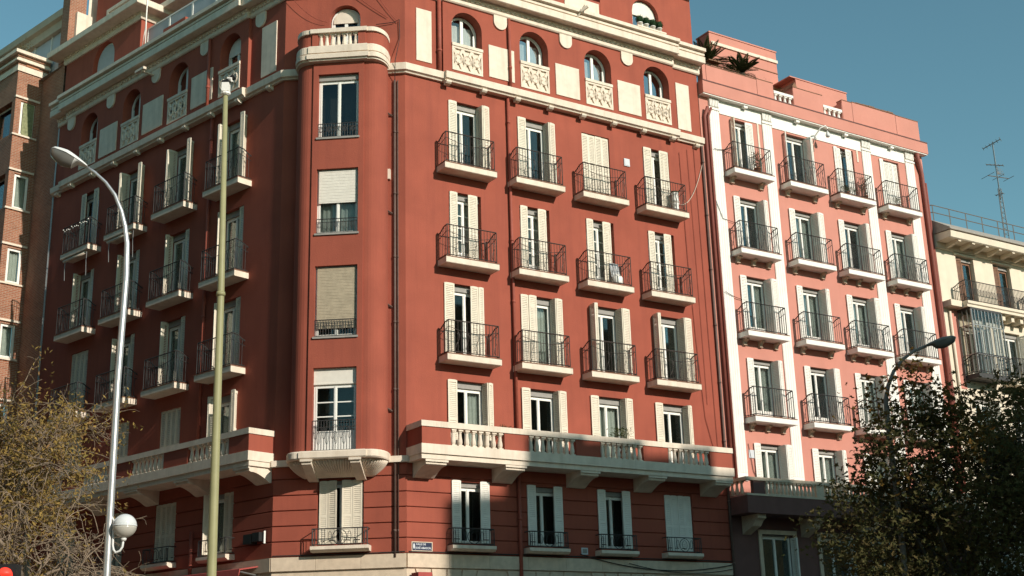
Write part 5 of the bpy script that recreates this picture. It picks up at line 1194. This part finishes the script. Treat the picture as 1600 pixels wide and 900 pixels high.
# ================================================================== VEGETATION
def rv(s=1.0): return Vector((R_.gauss(0, s), R_.gauss(0, s), R_.gauss(0, s)))
def leaf_poly(mb, p, size, shape=0, n=None):
    n = (n or rv()).normalized(); a = n.cross(rv()).normalized(); b = n.cross(a)
    if shape == 0:   # lobed
        rr = (1, .45, .95, .4, .8, .32, .8, .4, .95, .45); N = len(rr)
        mb.quad(*[p + (a * math.cos(2 * PI * k / N) + b * math.sin(2 * PI * k / N)) * (size * rr[k] * .6) + n * (size * .1 * (k % 3 - 1)) for k in range(N)])
    else:            # slim
        mb.quad(p, p + a * size * .5 + b * size * .18 + n * size * .06, p + a * size, p + a * size * .5 - b * size * .18)
def branch(mb, p, d, L_, r0, r1, n=5, wob=.12, grav=0.0):
    pts = [p.copy()]; d = d.normalized()
    for k in range(n):
        d = (d + rv(wob) + Vector((0, 0, -grav))).normalized(); p = p + d * (L_ / n); pts.append(p.copy())
    mb.tube(pts, r0, 6 if r0 > .03 else 4, r1); return pts, d

def leafy_tree(name, label, base, cc, rad, nclus, per, size, mats, trunk_r=.14, bark='barkdark', spread=.30, shell=.55, group=None, gaps=0.0):
    o = thing(name, label, 'tree', tuple(base), group)
    tr = MB(); top = Vector((cc.x, cc.y, cc.z - rad.z * .35))
    mid = (base + top) / 2 + Vector((R_.uniform(-.1, .1), R_.uniform(-.1, .1), 0))
    tr.tube([base, base.lerp(mid, .5), mid, top], lambda t: trunk_r * (1.25 - .75 * t), 10)
    put('trunk', tr.mesh('trunk', bark, True), o, Matrix())
    cl = []
    for i in range(nclus):
        while True:
            v = Vector((R_.uniform(-1, 1), R_.uniform(-1, 1), R_.uniform(-1, 1)))
            if v.length < 1 and R_.random() < shell + (1 - shell) * v.length ** 2: break
        w = 1 + .16 * math.sin(v.x * 5 + v.z * 4) + .12 * math.sin(v.y * 7 + 1 + v.z * 6)
        cl.append(cc + Vector((v.x * rad.x * w, v.y * rad.y * w, v.z * rad.z * w)))
    limbs = []
    for i in range(9):
        a = 2 * PI * i / 9 + R_.uniform(-.3, .3); lb = MB(); st = mid.lerp(top, R_.uniform(.3, 1))
        end = cc + Vector((math.cos(a) * rad.x * .65, math.sin(a) * rad.y * .65, R_.uniform(-.3, .7) * rad.z))
        m_ = st.lerp(end, .5) + Vector((0, 0, .25)) + rv(.12)
        lb.tube([st, st.lerp(m_, .5) + rv(.05), m_, m_.lerp(end, .5) + rv(.06), end], lambda t: trunk_r * .42 * (1 - .8 * t), 6)
        near = sorted(cl, key=lambda c: (c - end).length)[:16]
        for c in near: lb.tube([m_.lerp(end, R_.uniform(.1, 1)), m_.lerp(c, .6) + rv(.08), c], .018, 4, .006)
        put('limb', lb.mesh('limb', bark, True), o, Matrix())
    mbs = [MB() for _ in mats]
    for c in cl:
        k = R_.choices(range(len(mats)), [m[1] for m in mats])[0]
        if mats[k][2] is not None and not mats[k][2](c): k = 0
        s = spread * R_.uniform(.6, 1.3)
        for j in range(int(per * R_.uniform(.5, 1.4))):
            leaf_poly(mbs[k], c + Vector((R_.gauss(0, s), R_.gauss(0, s), R_.gauss(0, s * .75))), size * R_.uniform(.6, 1.25), 0, Vector((R_.gauss(0, .6), R_.gauss(0, .6), 1)) if R_.random() < .6 else None)
    for mb, m in zip(mbs, mats):
        if mb.v: put('crown', mb.mesh('crown', m[0]), o, Matrix())
    return o
leafy_tree('leafy_tree', 'dense dark green tree with rust leaves coloured for a sunlit top in front of the pink building', Vector((10.0, 30.2, GZ)), Vector((10.1, 30.2, 3.45)), Vector((2.65, 1.8, 3.25)), 440, 41, .135,
           [('leafgreen', 1, None), ('leafrust', .32, lambda c: c.z > 3.9 and c.x < 11.1)], .16)  # rust clusters kept high in the crown, coloured as its sunlit patch
leafy_tree('leafy_tree', 'dark green tree filling the lower right corner', Vector((14.3, 33.0, GZ)), Vector((14.0, 33.0, 4.2)), Vector((2.9, 2.2, 3.1)), 430, 40, .14, [('leafgreen', 1, None)], .16)
leafy_tree('leafy_tree', 'low dark branchy tree before the pink building ground floor', Vector((9.9, 34.0, GZ)), Vector((10.0, 34.0, 2.4)), Vector((1.9, 1.8, 2.1)), 120, 36, .13, [('leafgreen', 1, None), ('leafrust', .25, None)], .11)

def twiggy_tree(name, label, base, lean, top_z, nl, leafn, leafbox, wmain, drop, m='bark', kt=8):
    o = thing(name, label, 'tree', tuple(base))
    tr = MB(); fork = base + Vector((lean.x, lean.y, top_z - base.z))
    tr.tube([base, base.lerp(fork, .35) + rv(.05), base.lerp(fork, .7) + rv(.05), fork], wmain, 9, wmain * .62)
    put('trunk', tr.mesh('trunk', m, True), o, Matrix())
    tips = []
    for i in range(nl):
        a = 2 * PI * (i + R_.uniform(-.25, .25)) / nl; lb = MB(); tw = MB()
        st = base.lerp(fork, R_.uniform(.62, 1.0))
        d = Vector((math.cos(a), math.sin(a) * .8, R_.uniform(.45, 1.5)))
        pts, dd = branch(lb, st, d, R_.uniform(.9, 1.6), wmain * .5, wmain * .2, 6, .16, .0)
        for j in range(7):
            q = pts[R_.randint(2, 6)]; d2 = (dd + rv(.75)).normalized(); d2.z = abs(d2.z) * .8 + .12
            p2, d3 = branch(lb, q, d2, R_.uniform(.5, 1.1), wmain * .18, wmain * .07, 6, .22, .06)
            for k in range(kt):
                q3 = p2[R_.randint(1, 6)]; d4 = (d3 + rv(.9)).normalized()
                p4, d5 = branch(tw, q3, d4, R_.uniform(.4, 1.0), .009, .004, 6, .22, drop)
                tips.append(p4[-1]); tips.append(p4[3])
                for l in range(3):
                    branch(tw, p4[R_.randint(1, 5)], (d5 + rv(.8)).normalized(), R_.uniform(.15, .45), .0055, .003, 4, .25, drop * 1.2)
        put('limb', lb.mesh('limb', m, True), o, Matrix())
        put('twigs', tw.mesh('twigs', m), o, Matrix(), kind='stuff')
    lf = MB(); cand = [t for t in tips if leafbox(t)]
    for k in range(leafn):
        if not cand: break
        c = R_.choice(cand) + rv(.10)
        for j in range(8): leaf_poly(lf, c + rv(.07), R_.uniform(.05, .11), 1)
    if lf.v: put('crown', lf.mesh('crown', 'leafyellow'), o, Matrix())
    return o
twiggy_tree('autumn_tree', 'nearly bare street tree with tangled drooping twigs at the lower left', Vector((-8.35, 22.0, GZ)), Vector((.05, 0, 0)), 2.2, 8, 300, lambda t: t.x < -7.6 or R_.random() < .15, .085, .15, kt=6)
twiggy_tree('autumn_tree', 'yellow leaved autumn tree cut by the left edge of the picture', Vector((-9.5, 23.5, GZ)), Vector((.0, 0, 0)), 4.1, 9, 1700, lambda t: t.z > 2.6, .10, .05)

# cycads on the pink roof terrace
def cycad(label, at, n, L_, group):
    o = thing('palm_plant', label, 'palm', tuple(at), group)
    put('planter', MB().lathe([(.26, 0), (.34, .5), (.36, .52), (.32, .54), (.05, .54)], 12, tuple(at)).mesh('planter', 'terrac', True), o, Matrix())
    c = at + Vector((0, 0, .54)); put('stem', MB().lathe([(.15, 0), (.17, .2), (.12, .42), (.02, .46)], 10, tuple(c)).mesh('stem', 'barkdark', True), o, Matrix())
    c = c + Vector((0, 0, .4))
    for i in range(n):
        a = 2.4 * i + R_.uniform(-.2, .2); el = R_.uniform(.15, 1.35); mb = MB(); d = Vector((math.cos(a) * math.cos(el), math.sin(a) * math.cos(el), math.sin(el)))
        p = c.copy(); s = Vector((-math.sin(a), math.cos(a), 0)); N = 20; seg = L_ * R_.uniform(.8, 1.1) / N
        for k in range(N):
            q = p + d * seg; mb.bar(p, q, .016)
            w = .17 * math.sin(PI * min(.97, (k + 1.2) / (N + .5))) + .03
            for sd in (-1, 1):
                t_ = (s * sd * .85 + d * .5 + Vector((0, 0, .12))).normalized()
                mb.quad(q, q + d * .03 + t_ * w * .5 + Vector((0, 0, .012)), q + t_ * w, q - d * .025 + t_ * w * .5)
            p = q; d = (d + Vector((0, 0, -.035))).normalized()
        put('frond', mb.mesh('frond', 'palm'), o, Matrix())
    return o
cycad('larger potted sago palm on the pink roof terrace, nearer the red building', wp('R', 16.75, .45, 22.95), 40, 1.1, 'sago palms on the terrace')
cycad('smaller potted sago palm on the pink roof terrace, right of the larger one', wp('R', 18.6, .35, 22.95), 38, .92, 'sago palms on the terrace')
# bougainvillea-like dry growth along the parapet, shrubs and balcony plants
def bushy(name, label, cat, Fk, x, d, z, w, dp, h, n, m, size=.07, pot=None, group=None, obj=None):
    at = wp(Fk, x, -d, z); o = obj or thing(name, label, cat, tuple(at), group)
    z0 = 0
    if pot:
        ph, pr = pot; z0 = ph
        put('pot', MB().lathe([(pr * .7, .004), (pr, ph), (pr * 1.08, ph), (pr * 1.08, ph + .02), (pr * .9, ph + .02), (pr * .85, ph - .03), (.01, ph - .03)], 12).mesh('pot', 'terrac', True), o, FR[Fk] @ T(x, -d, z))
    st = MB(); mb = MB()
    for k in range(max(3, n // 25)):
        p = Vector((R_.uniform(-w * .3, w * .3), R_.uniform(-dp * .3, dp * .3), z0 * .9)); q = Vector((R_.uniform(-w, w) * .45, R_.uniform(-dp, dp) * .45, z0 + h * R_.uniform(.5, .95)))
        st.tube([p, p.lerp(q, .5) + rv(.02), q], .008, 4, .004)
    for k in range(n):
        mb_p = Vector((R_.gauss(0, w * .24), R_.gauss(0, dp * .24), z0 + h * (.12 + .8 * R_.random() ** .8)))
        leaf_poly(mb, mb_p, size * R_.uniform(.6, 1.3), 1)
    put('stems', st.mesh('stems', 'barkdark'), o, FR[Fk] @ T(x, -d, z)); put('foliage', mb.mesh('foliage', m), o, FR[Fk] @ T(x, -d, z))
    return o
bushy('terrace_shrub', '', '', 'L', -21.0, .5, 27.03, 1.6, .5, .8, 420, 'plantdry', .10, obj=sh)
bushy('hanging_plant', 'low dry creeper spilling over the pink parapet below the palms', 'plant', 'R', 17.6, .0, 23.50, 3.4, .3, .22, 520, 'plantdry', .06)
bushy('terrace_shrub', 'thin shrub behind the white balusters on the pink roof', 'shrub', 'R', 20.3, -.35, 22.45, 1.0, .5, 1.25, 420, 'plant', .08)
bushy('terrace_shrub', 'small green shrub between the two sago palms', 'shrub', 'R', 17.75, -.2, 22.6, .5, .4, 1.1, 200, 'plant', .09)
bushy('potted_plant', 'dry potted plant on the top left pink balcony', 'plant', 'R', 18.3, .35, 19.07, .55, .3, .75, 240, 'plantdry', .09, (.25, .14))
bushy('potted_plant', 'low potted plants along the floor of the third top pink balcony', 'plant', 'R', 23.3, .40, 19.07, 1.2, .25, .30, 260, 'plant', .07, (.14, .10))
bushy('potted_plant', 'tall climbing plant at the right end of the third top pink balcony', 'plant', 'R', 24.45, .35, 19.07, .5, .35, .95, 240, 'plantdry', .08, (.2, .12))
bushy('potted_plant', 'small green plant on the fourth top pink balcony', 'plant', 'R', 26.4, .40, 19.07, .5, .25, .34, 120, 'plant', .07, (.14, .1))
bushy('potted_plant', 'leafy potted shrub at the third window behind the long balcony', 'plant', 'R', 10.55, .55, 7.035, .75, .5, .95, 420, 'plant', .085, (.30, .18))
bushy('potted_plant', 'ochre dried plant above the long balcony rail by the second window', 'plant', 'R', 5.95, .45, 7.035, .45, .4, .50, 200, 'plantdry', .08, (.42, .16))
for x, lab in ((-.47, 'leftmost'), (-.16, 'second from left'), (.17, 'third from left'), (.50, 'rightmost')):
    px = 13.36 + x; o = thing('potted_topiary', lab + ' of the four clipped ball topiaries on the upper window sill', 'topiary', tuple(wp('R', px, -.16, 24.28)), 'ball topiaries on the sill')
    at = FR['R'] @ T(px, -.16, 24.28)
    put('pot', MB().lathe([(.075, .003), (.105, .17), (.115, .17), (.115, .20), (.09, .20), (.085, .16), (.01, .16)], 12).mesh('pot', 'white', True), o, at)
    mb = MB().lathe([(.01, -.14), (.09, -.11), (.135, -.04), (.135, .04), (.09, .11), (.01, .14)], 10, (0, 0, .35))
    for k in range(420):
        v = rv().normalized(); leaf_poly(mb, Vector((0, 0, .35)) + v * .15, .045, 1)
    put('ball', mb.mesh('ball', 'topiary'), o, at)
# objects kept on balconies
o = thing('garden_stool', 'white plastic table and stools stacked on the top right balcony of the red building', 'furniture', tuple(wp('R', 13.9, -.3, 16.70)))
mb = MB()
for z in (0, .42): mb.lathe([(.17, 0), (.13, .1), (.12, .3), (.16, .36), (.02, .37)], 10, (0, 0, z))
put('stool', mb.mesh('stool', 'white', True), o, FR['R'] @ T(13.95, -.3, 16.70))
put('cushion', MB().lathe([(.15, 0), (.16, .05), (.02, .06)], 10, (0, 0, .792)).mesh('cushion', 'plant'), o, FR['R'] @ T(13.95, -.3, 16.70))
o = tag(put('laundry_bag', MB().lathe([(.12, 0), (.2, .1), (.2, .3), (.12, .42), (.02, .44)], 10).mesh('laundry_bag', 'white', True), None, FR['R'] @ T(10.95, -.35, 13.375)), 'white bundle lying on the third balcony of the middle row', 'bag')
o = tag(put('leaning_board', MB().hexa([(-.2, 0, 0), (.2, 0, 0), (.2, .03, 0), (-.2, .03, 0), (-.2, .2, .95), (.2, .2, .95), (.2, .23, .95), (-.2, .23, .95)]).mesh('leaning_board', 'greymetal'), None, FR['R'] @ T(11.05, -.26, 13.375)), 'grey folded chair leaning on the third balcony of the middle row', 'chair')
# string of lights on the far top balcony of the left facade
o = thing('string_lights', 'string of small white bulbs hung along the farthest top balcony on the left', 'string lights', tuple(wp('L', -14.9, -.6, 17.7)))
pts = [(-15.8 + .9 * 0 + 1.86 * t / 30, -.57, 17.72 - .10 * abs(math.sin(t * .63))) for t in range(31)]
put('wire', MB().tube(pts, .006, 3).mesh('wire', 'cable'), o, FR['L'])
mb = MB()
for p in pts[::2]: mb.lathe([(.005, -.03), (.025, 0), (.005, .03)], 6, p)
put('bulbs', mb.mesh('bulbs', 'white', True), o, FR['L'], kind='stuff')

# thin white aerial pole on the left terrace, braced by a stay
o = thing('aerial_pole', 'thin white pole with a stay rising from the left terrace screen', 'pole', tuple(wp('L', -11.3, .05, 24.4)))
put('pole', MB().tube([(-11.3, -.15, 24.2), (-11.35, -.15, 25.6), (-11.35, -.15, 29.5)], .03, 6).mesh('pole', 'white', True), o, FR['L'])
put('stay', MB().tube([(-11.35, -.15, 25.4), (-11.75, -.02, 24.5)], .018, 5).mesh('stay', 'white', True), o, FR['L'])
# rods of rolled-up sun blinds hanging under the left balconies
for u, z, l_ in ((14.0, 16.35, .95), (10.75, 16.35, 1.0), (15.6, 16.35, .8), (12.4, 16.35, .8)):
    put('blind_rod', MB().tube([(-u, -.5, z + .1), (-u + .03, -.52, z - l_ * .4), (-u + .08, -.52, z - l_)], .014, 5).mesh('blind_rod', 'greymetal'), RED, FR['L'])
for u in (14.9, 11.7):
    put('rolled_blind', MB().tube([(-u - .8, -.5, 16.38), (-u + .8, -.5, 16.38)], .06, 8).mesh('rolled_blind', 'cream', True), RED, FR['L'])
